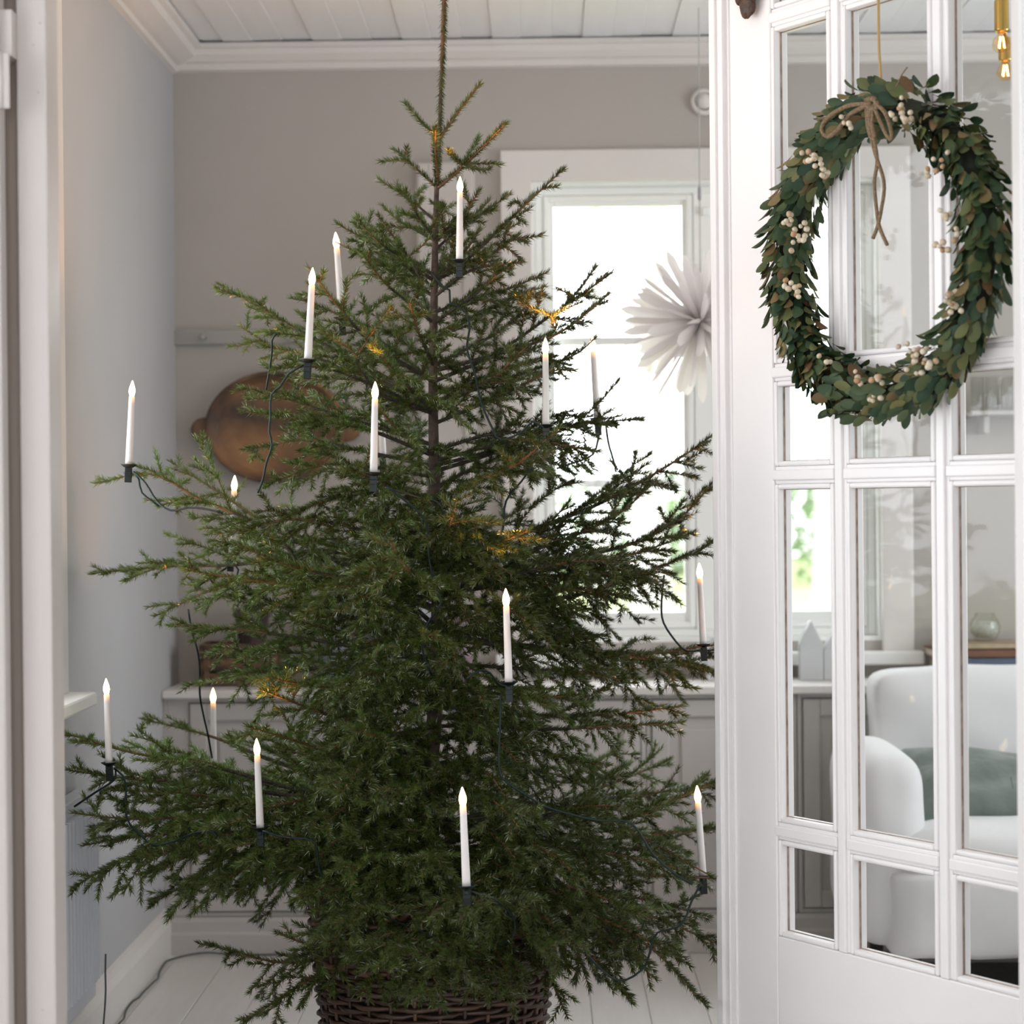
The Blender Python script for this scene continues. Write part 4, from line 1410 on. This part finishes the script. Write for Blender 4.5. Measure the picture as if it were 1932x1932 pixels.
B([(820, 545), (740, 482), (634, 422)], 0.0, 0.6, tint=0.4)
B([(820, 520), (760, 480), (678, 408)], 0.10, 0.5, tint=0.45)
B([(820, 560), (730, 505), (632, 456)], 0.15, 0.7, tint=0.5)
B([(819, 590), (900, 560), (960, 545), (1034, 513)], 0.05, 0.75, tint=0.25)
B([(819, 560), (890, 510), (985, 495)], -0.15, 0.7, tint=0.25)
B([(819, 640), (900, 595), (985, 555), (1030, 540)], 0.18, 0.8, tint=0.3)
# middle: window side
B([(818, 720), (930, 670), (1040, 595), (1156, 514)], 0.0, 0.75, tint=0.15, bare=0.3, subs=[([(1060, 580), (1095, 545), (1126, 500)], (0, 0.02)), ([(1085, 565), (1075, 555), (1050, 545)], (0, -.05))])
B([(818, 700), (950, 665), (1060, 625), (1152, 552)], -0.10, 0.55, tint=0.25, subs=[([(1048, 622), (1042, 598), (976, 571)], (-.08, -.12)), ([(1048, 622), (1042, 598), (1096, 570)], (-.08, -.12))])
B([(818, 760), (1000, 700), (1080, 672), (1124, 638)], 0.14, 0.8, tint=0.15)
B([(818, 800), (960, 740), (1040, 700), (1085, 700)], -0.12, 0.9, tint=0.3)
B([(818, 890), (930, 855), (1050, 808), (1205, 790)], 0.10, 0.8, tint=0.12, bare=0.3, subs=[([(1090, 795), (1130, 760), (1169, 716)], (.08, .08))])
B([(818, 850), (950, 815), (1040, 835), (1115, 850)], -0.12, 0.9, tint=0.22, droop=0.3)
B([(819, 920), (930, 870), (1010, 870), (1070, 915)], 0.10, 0.9, tint=0.25, droop=0.3)
# middle: wall side
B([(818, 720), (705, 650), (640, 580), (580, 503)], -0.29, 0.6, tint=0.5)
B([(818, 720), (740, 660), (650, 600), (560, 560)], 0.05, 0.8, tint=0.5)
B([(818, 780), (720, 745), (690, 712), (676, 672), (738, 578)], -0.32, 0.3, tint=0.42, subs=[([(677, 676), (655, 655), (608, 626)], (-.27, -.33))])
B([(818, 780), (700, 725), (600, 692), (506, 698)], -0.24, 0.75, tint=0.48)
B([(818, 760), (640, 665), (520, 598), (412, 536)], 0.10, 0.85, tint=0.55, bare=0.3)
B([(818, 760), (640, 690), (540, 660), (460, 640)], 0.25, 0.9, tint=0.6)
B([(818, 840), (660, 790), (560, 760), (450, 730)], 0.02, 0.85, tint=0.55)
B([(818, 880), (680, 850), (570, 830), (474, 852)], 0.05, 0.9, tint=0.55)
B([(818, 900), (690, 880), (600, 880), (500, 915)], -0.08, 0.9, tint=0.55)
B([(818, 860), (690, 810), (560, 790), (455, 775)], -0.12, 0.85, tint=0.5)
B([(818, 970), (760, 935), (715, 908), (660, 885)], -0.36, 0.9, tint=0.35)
# the wide whorl around y = 1000..1250
B([(820, 1070), (960, 1015), (1120, 955), (1250, 885), (1346, 821)], 0.08, 0.8, tint=0.1, bare=0.22)
B([(822, 1100), (1000, 1065), (1180, 1030), (1285, 975), (1354, 900)], 0.14, 0.85, tint=0.15, bare=0.25)
B([(823, 1150), (960, 1140), (1110, 1118), (1270, 1060), (1372, 1010)], 0.10, 0.85, tint=0.12, bare=0.25, droop=0.3)
B([(825, 1200), (990, 1218), (1130, 1236), (1240, 1232), (1330, 1219), (1425, 1212)], 0.20, 0.75, tint=0.25, bare=0.38, droop=0.4)
B([(822, 1090), (880, 1055), (940, 1025), (1000, 1000)], -0.36, 0.8, tint=0.4)
B([(822, 1080), (850, 1040), (870, 1012)], -0.30, 0.8, tint=0.4)
B([(822, 1190), (700, 1130), (590, 1095), (540, 1030), (480, 985), (380, 943), (285, 895), (178, 913)], -0.04, 0.8, tint=0.62, bare=0.25, subs=[([(300, 900), (285, 888), (250, 878)], (-0.03, -.03)), ([(310, 905), (300, 880), (292, 850)], (-.03, .0))])
B([(822, 1150), (640, 1060), (520, 1000), (430, 940), (320, 870)], 0.25, 0.85, tint=0.65)
B([(822, 1060), (600, 1040), (450, 1065), (330, 1068), (182, 1081)], 0.27, 0.8, tint=0.75)
B([(822, 1130), (680, 1112), (520, 1100), (342, 1075)], -0.08, 0.8, tint=0.5, droop=0.25)
B([(824, 1150), (620, 1090), (430, 1105), (290, 1163)], 0.22, 0.8, tint=0.75, droop=0.3)
B([(824, 1250), (640, 1215), (450, 1188), (316, 1180)], 0.0, 0.8, tint=0.5, droop=0.25)
B([(824, 1240), (650, 1235), (500, 1230), (385, 1235)], 0.12, 0.8, tint=0.55, droop=0.3)
B([(822, 1200), (640, 1252), (480, 1278), (346, 1292)], 0.16, 0.8, tint=0.6, droop=0.3)
B([(822, 1250), (700, 1290), (600, 1330), (540, 1390)], 0.25, 0.8, tint=0.65, droop=0.3)
# lower
B([(820, 1420), (700, 1380), (580, 1335), (490, 1301)], -0.28, 0.8, tint=0.4)
B([(820, 1330), (1000, 1350), (1150, 1348), (1292, 1332)], 0.12, 0.8, tint=0.3, droop=0.2)
B([(820, 1350), (1000, 1375), (1150, 1370), (1288, 1364)], -0.05, 0.8, tint=0.3, droop=0.3)
B([(818, 1330), (880, 1305), (955, 1298), (1030, 1330)], -0.40, 0.85, tint=0.3, droop=0.3)
B([(818, 1390), (960, 1400), (1060, 1430), (1150, 1445)], -0.15, 0.85, tint=0.3, droop=0.3)
B([(815, 1480), (700, 1450), (580, 1405), (464, 1370)], -0.32, 0.85, tint=0.42)
B([(812, 1480), (650, 1440), (560, 1420), (500, 1450)], 0.1, 0.85, tint=0.6)
B([(810, 1540), (600, 1500), (380, 1440), (250, 1420), (105, 1378)], -0.14, 0.9, tint=0.65, bare=0.3, up=0.1)
B([(810, 1500), (560, 1450), (400, 1390), (268, 1356)], 0.36, 0.85, tint=0.7, bare=0.3, up=0.1)
B([(810, 1540), (600, 1510), (400, 1480), (250, 1470), (110, 1450)], -0.05, 0.9, tint=0.65)
B([(810, 1560), (620, 1550), (400, 1540), (250, 1545), (105, 1530)], -0.16, 0.9, tint=0.58)
B([(808, 1580), (620, 1575), (420, 1590), (250, 1615), (120, 1685)], -0.18, 0.9, tint=0.5, droop=0.3)
B([(808, 1570), (620, 1580), (420, 1570), (250, 1580), (105, 1605)], -0.1, 0.9, tint=0.5, droop=0.3)
B([(808, 1600), (650, 1610), (480, 1640), (330, 1690)], 0.0, 0.9, tint=0.45, droop=0.3)
B([(808, 1580), (700, 1572), (560, 1575), (430, 1600)], -0.26, 0.9, tint=0.48, droop=0.25)
B([(808, 1600), (720, 1590), (640, 1600), (560, 1650)], -0.2, 0.9, tint=0.42, droop=0.3)
B([(810, 1470), (920, 1500), (1060, 1530), (1210, 1580), (1345, 1655)], -0.15, 0.8, tint=0.25, bare=0.3, droop=0.25)
B([(808, 1640), (950, 1605), (1120, 1568), (1280, 1505), (1430, 1440)], 0.10, 0.8, tint=0.4, bare=0.35)
B([(808, 1560), (1000, 1530), (1150, 1480), (1268, 1432)], 0.40, 0.85, tint=0.6, bare=0.25)
B([(808, 1560), (960, 1520), (1100, 1455), (1180, 1400)], 0.45, 0.85, tint=0.55, bare=0.2)
B([(808, 1630), (1000, 1610), (1180, 1580), (1400, 1560)], 0.15, 0.85, tint=0.4, bare=0.3, droop=0.2)
B([(808, 1650), (1000, 1640), (1200, 1650), (1410, 1660)], -0.02, 0.85, tint=0.28, droop=0.3)
B([(808, 1680), (1000, 1690), (1200, 1720), (1375, 1790)], -0.06, 0.85, tint=0.2, droop=0.35)
B([(808, 1690), (1000, 1720), (1200, 1770), (1335, 1900)], -0.20, 0.8, tint=0.15, droop=0.4, bare=0.25)
B([(808, 1700), (920, 1750), (1020, 1820), (1072, 1922)], -0.35, 0.7, tint=0.15, droop=0.35)
B([(808, 1700), (950, 1730), (1100, 1790), (1195, 1895)], -0.30, 0.8, tint=0.15, droop=0.35)
B([(808, 1690), (1000, 1690), (1150, 1740), (1270, 1800)], -0.32, 0.85, tint=0.18, droop=0.35)
B([(808, 1640), (828, 1640), (860, 1680), (884, 1722)], -0.62, 0.75, tint=0.22, droop=0.2)
B([(808, 1650), (860, 1660), (920, 1690), (985, 1725)], -0.52, 0.85, tint=0.18, droop=0.3)
B([(808, 1650), (770, 1660), (720, 1690), (660, 1745)], -0.50, 0.85, tint=0.25, droop=0.3)
B([(808, 1690), (700, 1770), (570, 1815), (470, 1805), (388, 1780)], -0.12, 0.8, tint=0.32, droop=0.3, bare=0.25)
B([(808, 1690), (700, 1790), (580, 1850), (462, 1928)], -0.22, 0.8, tint=0.3, droop=0.35, bare=0.25)
B([(808, 1690), (720, 1760), (620, 1790), (520, 1760)], -0.3, 0.85, tint=0.3, droop=0.3)
B([(808, 1700), (770, 1770), (720, 1820), (680, 1880)], -0.45, 0.8, tint=0.2, droop=0.35)
B([(808, 1700), (850, 1760), (880, 1820), (900, 1870)], -0.48, 0.8, tint=0.12, droop=0.35)
B([(808, 1700), (880, 1760), (940, 1800), (1000, 1850)], -0.42, 0.8, tint=0.12, droop=0.35)

for pts_, dY_, kk_ in [
    ([(818, 880), (930, 850), (1040, 818), (1135, 792)], 0.06, 1.1),
    ([(818, 870), (960, 835), (1060, 838), (1108, 862)], -0.10, 1.1),
    ([(821, 1090), (1000, 1040), (1150, 980), (1240, 905)], 0.05, 1.1),
    ([(822, 1110), (1000, 1080), (1160, 1055), (1300, 1010)], 0.12, 1.1),
    ([(825, 1205), (1050, 1226), (1200, 1240), (1362, 1272)], 0.17, 1.0),
    ([(825, 1203), (1050, 1224), (1220, 1232), (1375, 1225)], 0.22, 1.0),
    ([(823, 1145), (980, 1140), (1080, 1112), (1195, 1130)], 0.0, 1.0),
    ([(818, 760), (950, 700), (1020, 680), (1075, 690)], 0.02, 1.0),
    ([(808, 1540), (600, 1530), (380, 1500), (200, 1490)], -0.12, 0.95),
    ([(808, 1560), (600, 1560), (400, 1600), (260, 1650)], -0.16, 0.95),
    ([(808, 1520), (620, 1480), (450, 1470), (300, 1430)], 0.22, 0.95),
    ([(808, 1600), (620, 1610), (420, 1650), (280, 1700)], 0.12, 0.95),
    ([(808, 1580), (600, 1540), (400, 1520), (125, 1570)], 0.0, 0.95),
    ([(808, 1600), (650, 1600), (520, 1620), (400, 1670)], -0.2, 0.95),
    ([(808, 1500), (640, 1500), (520, 1520), (420, 1560)], -0.28, 0.95),
    ([(822, 1110), (960, 1085), (1080, 1060), (1200, 1060)], -0.15, 0.95),
    ([(822, 1120), (980, 1100), (1120, 1080), (1260, 1100)], 0.22, 0.95),
    ([(822, 1060), (940, 1030), (1060, 1010), (1160, 1000)], 0.2, 0.9),
    ([(823, 1150), (960, 1150), (1060, 1180), (1150, 1240)], 0.05, 0.9),
    ([(820, 1250), (960, 1260), (1100, 1270), (1200, 1290)], -0.1, 0.9),
    ([(822, 1200), (700, 1170), (560, 1150), (430, 1130)], 0.12, 0.95),
    ([(822, 1060), (680, 1000), (560, 980), (440, 1000)], -0.15, 0.9),
    ([(820, 940), (700, 930), (600, 950), (520, 990)], 0.1, 0.9),
    ([(808, 1600), (960, 1560), (1120, 1520), (1240, 1540)], -0.25, 0.9),
    ([(808, 1610), (980, 1590), (1150, 1610), (1290, 1640)], -0.2, 0.9),
    ([(808, 1640), (1000, 1620), (1200, 1600), (1330, 1560)], 0.22, 0.9),
    ([(808, 1640), (960, 1650), (1100, 1680), (1220, 1730)], -0.35, 0.9),
    ([(808, 1660), (1000, 1670), (1180, 1690), (1340, 1730)], 0.05, 0.9),
    ([(808, 1670), (980, 1700), (1130, 1760), (1240, 1850)], -0.15, 0.85),
    ([(808, 1600), (980, 1540), (1200, 1500), (1395, 1480)], 0.3, 0.9),
    ([(808, 1440), (950, 1440), (1090, 1470), (1190, 1460)], 0.15, 0.9),
    ([(808, 1540), (920, 1560), (1020, 1600), (1100, 1660)], -0.4, 0.9),
    ([(808, 1670), (880, 1690), (960, 1740), (1040, 1800)], -0.5, 0.9),
    ([(808, 1670), (840, 1690), (860, 1740), (850, 1820)], -0.56, 0.9),
    ([(808, 1670), (790, 1700), (760, 1750), (740, 1830)], -0.56, 0.9),
    ([(808, 1670), (760, 1690), (690, 1720), (620, 1780)], -0.42, 0.9),
    ([(808, 1660), (900, 1670), (1000, 1710), (1090, 1790)], -0.46, 0.9),
    ([(808, 1640), (740, 1640), (680, 1660), (610, 1690)], -0.36, 0.85),
    ([(808, 1690), (900, 1750), (950, 1820), (960, 1890)], -0.5, 0.8),
    ([(808, 1690), (800, 1760), (800, 1820), (790, 1880)], -0.52, 0.8),
    ([(808, 1600), (760, 1600), (700, 1620), (650, 1660)], -0.5, 0.9),
    ([(812, 1480), (870, 1480), (930, 1510), (980, 1560)], -0.5, 0.9),
    ([(812, 1420), (760, 1420), (690, 1440), (640, 1500)], -0.48, 0.9),
    ([(816, 1300), (760, 1280), (700, 1270), (640, 1290)], -0.45, 0.9),
    ([(820, 1180), (770, 1140), (700, 1120), (650, 1150)], -0.42, 0.9),
    ([(820, 1180), (880, 1150), (960, 1150), (1010, 1190)], -0.38, 0.9),
]:
    B(pts_, dY_, kk_, tint=0.22 + (0.12 if pts_[-1][0] < 800 else 0), droop=0.3, bare=0.2)  # paler needles on the left imitate light from the side window

# short boughs towards the camera that hide the lower trunk
for y_ in (1010, 1075, 1140, 1215, 1285, 1345, 1405, 1460, 1515, 1570, 1620):
    zt0 = np.array(P(float(np.interp(y_, TY, TX)), y_, YT))
    for az in (rng.uniform(-2.25, -1.75), rng.uniform(-1.45, -0.95)):
        L = rng.uniform(0.24, 0.40)
        dv = np.array([math.cos(az), math.sin(az), 0])
        bough([zt0, zt0 + dv * L * 0.4 + UP * 0.035, zt0 + dv * L * 0.75 + UP * 0.03, zt0 + dv * L - UP * 0.01], 0.95, filler=True, bare=0.06, droop=0.3, tint=0.22 + 0.1 * (az < -1.6))  # left-facing boughs tinted lighter, as if lit from the side window

# --- unseen-in-detail boughs that fill the crown towards and away from the camera
HW_Y = [350, 500, 700, 900, 1080, 1300, 1450, 1600, 1720]
HW_M = [0.10, 0.20, 0.33, 0.44, 0.55, 0.55, 0.58, 0.58, 0.42]
for y_ in (455, 530, 610, 690, 775, 860, 945, 1030, 1115, 1200, 1290, 1370, 1450, 1530, 1610):
    Lm = float(np.interp(y_, HW_Y, HW_M))
    zt0 = P(float(np.interp(y_, TY, TX)), y_, YT)
    base_az = rng.uniform(0, 2 * pi)
    nb = 5
    for q in range(nb):
        az = base_az + 2 * pi * q / nb + rng.uniform(-0.25, 0.25)
        dx, dy = math.cos(az), math.sin(az)
        if abs(dx) > 0.86 and y_ > 600:
            continue                    # sideways boughs were traced above
        L = Lm * rng.uniform(0.75, 1.05) * (0.92 if dy < 0 else 0.85)
        rise = np.interp(y_, [400, 700, 1000, 1300, 1600], [0.75, 0.45, 0.25, 0.08, -0.05]) + rng.uniform(-0.08, 0.08)
        a = np.array(zt0)
        sag = np.interp(y_, [400, 900, 1600], [0.0, 0.06, 0.12])
        pts = [a, a + np.array([dx * L * 0.35, dy * L * 0.35, rise * L * 0.30 - sag * L * 0.2]), a + np.array([dx * L * 0.7, dy * L * 0.7, rise * L * 0.6 - sag * L * 0.25]), a + np.array([dx * L, dy * L, rise * L])]
        if pts[-1][1] > YF - 0.1:
            continue
        bough(pts, 0.85, filler=True, bare=0.09, droop=float(np.interp(y_, [400, 900, 1600], [0.05, 0.2, 0.35])), tint=float(np.interp(dx, [-1, 0, 1], [0.55, 0.38, 0.25])) - (0.06 if y_ > 1300 else 0))  # tint fades left to right and lower down, painted light and shade
open('/tmp/need.txt', 'w').write(str(NEED_TOTAL))

# ================================================================== WIRES OF THE CANDLE LIGHTS
lw = tag(empty('light_cable', P(815, 1000, 4.2)), 'thin dark green cable looping through the spruce between the candle lights', 'cable')
for (Y0, Y1, pts) in [
    (4.27, 4.20, [(252, 890), (275, 912), (296, 945), (322, 963), (355, 958), (385, 960), (420, 968)]),
    (4.27, 4.25, [(252, 892), (262, 905), (268, 930), (300, 955)]),
    (4.05, 4.10, [(522, 628), (513, 642), (513, 665), (507, 705), (502, 735)]),
    (4.05, 4.05, [(575, 688), (545, 705), (528, 730), (512, 745), (510, 790), (508, 815), (513, 840), (502, 875), (496, 905), (486, 930)]),
    (4.20, 4.10, [(815, 515), (835, 540), (848, 548), (849, 572), (862, 577), (880, 592), (886, 620), (881, 650), (884, 670), (897, 710), (908, 760), (930, 810), (945, 830), (985, 815), (1005, 795), (1025, 808)]),
    (4.20, 4.10, [(1017, 825), (1005, 870), (990, 900), (955, 945), (951, 985), (945, 1015), (935, 1032)]),
    (4.50, 4.50, [(1135, 797), (1128, 830), (1118, 858), (1085, 872), (1050, 884)]),
    (4.50, 4.52, [(1143, 797), (1148, 835), (1158, 870), (1162, 890)]),
    (3.97, 4.10, [(730, 918), (765, 945), (800, 978), (808, 1010), (808, 1040), (812, 1070), (820, 1105), (832, 1137), (808, 1175), (797, 1210), (800, 1240), (815, 1275)]),
    (3.97, 4.15, [(735, 922), (790, 938), (825, 948), (838, 975), (845, 1005), (860, 1030), (880, 1050)]),
    (3.99, 4.05, [(880, 1280), (905, 1265), (925, 1270), (940, 1290), (955, 1296)]),
    (4.50, 4.45, [(1253, 1085), (1248, 1140), (1252, 1175), (1275, 1210), (1295, 1228), (1322, 1226)]),
    (4.45, 4.55, [(355, 1150), (362, 1190), (372, 1225), (377, 1260), (377, 1310), (384, 1350), (392, 1385), (400, 1430)]),
    (4.18, 4.10, [(215, 1450), (230, 1462), (238, 1485), (236, 1525), (245, 1555), (270, 1580), (290, 1595), (330, 1587), (365, 1572), (395, 1568), (410, 1578)]),
    (4.18, 4.18, [(218, 1452), (215, 1472), (180, 1495), (140, 1522)]),
    (4.0, 4.0, [(945, 1310), (943, 1380), (941, 1445), (950, 1470), (985, 1495), (1030, 1522), (1080, 1537), (1125, 1547), (1180, 1549), (1200, 1562), (1212, 1580), (1235, 1615), (1275, 1650), (1305, 1668)]),
    (4.08, 3.95, [(1322, 1668), (1305, 1700), (1285, 1745), (1240, 1760), (1228, 1790), (1218, 1820), (1195, 1842), (1165, 1850), (1130, 1825), (1100, 1790)]),
    (4.03, 4.05, [(495, 1568), (540, 1580), (575, 1582), (596, 1592), (600, 1630), (612, 1665)]),
    (3.77, 3.98, [(885, 1680), (905, 1688), (925, 1692), (965, 1725), (970, 1760), (945, 1780), (900, 1785)]),
    (4.55, 4.50, [(437, 1062), (450, 1075), (440, 1098), (420, 1105), (402, 1100), (398, 1088), (420, 1080)]),
    (4.55, 4.50, [(430, 1070), (395, 1092), (368, 1110)]),
    (4.05, 3.98, [(700, 1720), (740, 1735), (790, 1755), (840, 1775)]),
]:
    q = np.array(pts, float)
    c_ = np.concatenate([[0], np.cumsum(np.linalg.norm(np.diff(q, axis=0), axis=1))])
    c_ /= c_[-1]
    pp = [np.array(P(x_, y_, Y0 + (Y1 - Y0) * f)) for (x_, y_), f in zip(pts, c_)]
    MB().tube([Vector(v) for v in smooth_path(pp, 0.012)], 0.0022, 6).build('wire', WIRE, lw, smooth=True)

# ================================================================== WICKER BASKET
bc = Vector((X_at(818, 4.30, 1800), 4.30, 0))
bk = tag(empty('wicker_basket', bc), 'dark brown woven wicker basket holding the spruce on the floor', 'basket')
WIC = tint_mat('dark_willow', [(0, (0.026, 0.011, 0.006, 1)), (0.5, (0.055, 0.024, 0.013, 1)), (1, (0.11, 0.052, 0.028, 1))], 'object', 0.42, 0.5)
BH = 0.405
brad = lambda z: 0.205 + 0.045 * (z / BH) ** 0.8
NS = 30
for i in range(NS):
    a = 2 * pi * i / NS
    pts = [(bc.x + brad(z) * math.cos(a), bc.y + brad(z) * math.sin(a), z) for z in np.linspace(0.004, BH, 8)]
    MB().tube(pts, 0.0042, 6).build('stake', WIC, bk, smooth=True)
nrow = 33
for j in range(nrow):
    z = 0.008 + j * (BH - 0.03) / nrow
    pts = []
    ph0 = R.uniform(-0.03, 0.03)
    for i in range(NS * 4):
        a = 2 * pi * i / (NS * 4)
        r = brad(z) + 0.0068 * math.cos(a * NS / 2 + (pi if j % 2 else 0)) + R.uniform(-0.0008, 0.0008)
        pts.append((bc.x + r * math.cos(a), bc.y + r * math.sin(a), z + 0.0022 * math.sin(a * 3 + j) + R.uniform(-0.0010, 0.0010)))
    MB().tube(pts, R.uniform(0.0046, 0.0062), 6, closed=True).build('weave_strand', WIC, bk, smooth=True)
for q in range(3):
    pts = []
    for i in range(200):
        a = 2 * pi * i / 200
        w = a * 22 + q * 2 * pi / 3
        r = brad(BH) + 0.011 * math.cos(w)
        pts.append((bc.x + r * math.cos(a), bc.y + r * math.sin(a), BH - 0.004 + 0.012 * math.sin(w)))
    MB().tube(pts, 0.0075, 6, closed=True).build('rim_braid', WIC, bk, smooth=True)
MB().lathe([(0.19, 0.006), (0.195, 0.01), (0.215, 0.26), (0.10, 0.285), (0.03, 0.29)], 32, bc).build('filling', mat('dark_peat', (0.018, 0.014, 0.011, 1), 0.95, noise=0.6, nscale=60, bump=1.0, bscale=70), bk, smooth=True)

# ================================================================== OUTSIDE THE WINDOW
LAWN = mat('pale_winter_lawn', (0.30, 0.34, 0.14, 1), 0.95, noise=0.4, nscale=1.2)
struct(MB().box(-40, 40, YB + T + 0.6, 70, -0.7, -0.6).build('ground', LAWN))
TRK = mat('grey_pine_bark', (0.50, 0.47, 0.46, 1), 0.95, noise=0.3, nscale=4, bump=0.5, bscale=10)
FOL = tint_mat('garden_foliage', [(0, (0.10, 0.16, 0.07, 1)), (1, (0.24, 0.33, 0.16, 1))], 'island', 0.8, transl=0.3)
def garden_tree(px, Y, r, h, label, crown):
    c = P(px, 950, Y)
    o = tag(empty('garden_tree', (c.x, Y, -0.6)), label, 'tree', 'bare trees in the garden')
    pts = [(c.x + 0.06 * math.sin(i * 1.1 + px), Y, -0.6 + h * i / 10) for i in range(11)]
    MB().tube(pts, [r * (1.15 - 0.8 * i / 10) for i in range(11)], 10).build('trunk', TRK, o, smooth=True)
    rr = random.Random(px)
    for q in range(7):
        z = h * rr.uniform(0.35, 0.9)
        a = rr.uniform(0, 6.28)
        l = rr.uniform(0.6, 1.6)
        MB().tube([(c.x, Y, -0.6 + z), (c.x + l * 0.5 * math.cos(a), Y + l * 0.5 * math.sin(a), -0.6 + z + l * 0.25), (c.x + l * math.cos(a), Y + l * math.sin(a), -0.6 + z + l * 0.35)], [r * 0.25, r * 0.15, r * 0.05], 6).build('bough', TRK, o, smooth=True)
garden_tree(1222, 15, 0.085, 7.5, 'slim bare tree trunk in the garden behind the near window pane', 0)
garden_tree(1246, 24, 0.10, 10, 'taller thin tree trunk further back beside the slim bare one', 0)
garden_tree(1130, 30, 0.12, 9, 'pale tree trunk at the garden edge behind the spruce tips', 0)
garden_tree(1545, 20, 0.10, 8, 'tree trunk in the garden seen through the door glass', 0)
def shrub(px, Y, w, h, label):
    c = P(px, 950, Y)
    o = tag(empty('garden_shrub', (c.x, Y, -0.6)), label, 'shrub', 'shrubs along the garden edge')
    rr = random.Random(px * 3)
    m = MB()
    for q in range(700):
        a, b_ = rr.uniform(0, 6.28), math.acos(rr.uniform(-0.6, 1))
        rad_ = rr.uniform(0.7, 1.0)
        p = Vector((c.x + w * rad_ * math.sin(b_) * math.cos(a), Y + w * 0.6 * rad_ * math.sin(b_) * math.sin(a), -0.6 + h * 0.35 + h * 0.65 * rad_ * math.cos(b_)))
        u_, v_ = Vector((rr.uniform(-1, 1), rr.uniform(-1, 1), rr.uniform(-1, 1))).normalized(), Vector((rr.uniform(-1, 1), rr.uniform(-1, 1), rr.uniform(-1, 1))).normalized()
        s = rr.uniform(0.12, 0.26)
        m.add([p - u_ * s, p + v_ * s * 0.5, p + u_ * s, p - v_ * s * 0.5], [(0, 1, 2, 3)])
    tag(m.build('leaves', FOL, o), kind='stuff')
    for q in range(5):
        a = rr.uniform(0, 6.28)
        MB().tube([(c.x, Y, -0.6), (c.x + w * 0.4 * math.cos(a), Y + w * 0.3 * math.sin(a), -0.6 + h * 0.5)], [0.03, 0.012], 5).build('stem', TRK, o)
shrub(1105, 44, 2.2, 2.6, 'green shrub in the garden behind the spruce tips')
shrub(1255, 62, 3.0, 3.0, 'wide green shrub beyond the slim bare trunk')
shrub(1352, 51, 1.6, 2.4, 'green shrub behind the window mullion')
shrub(1555, 46, 2.2, 2.9, 'green shrub seen through the tall narrow door pane')
shrub(1630, 58, 3.2, 3.4, 'dark green shrub at the casing end of the garden view')
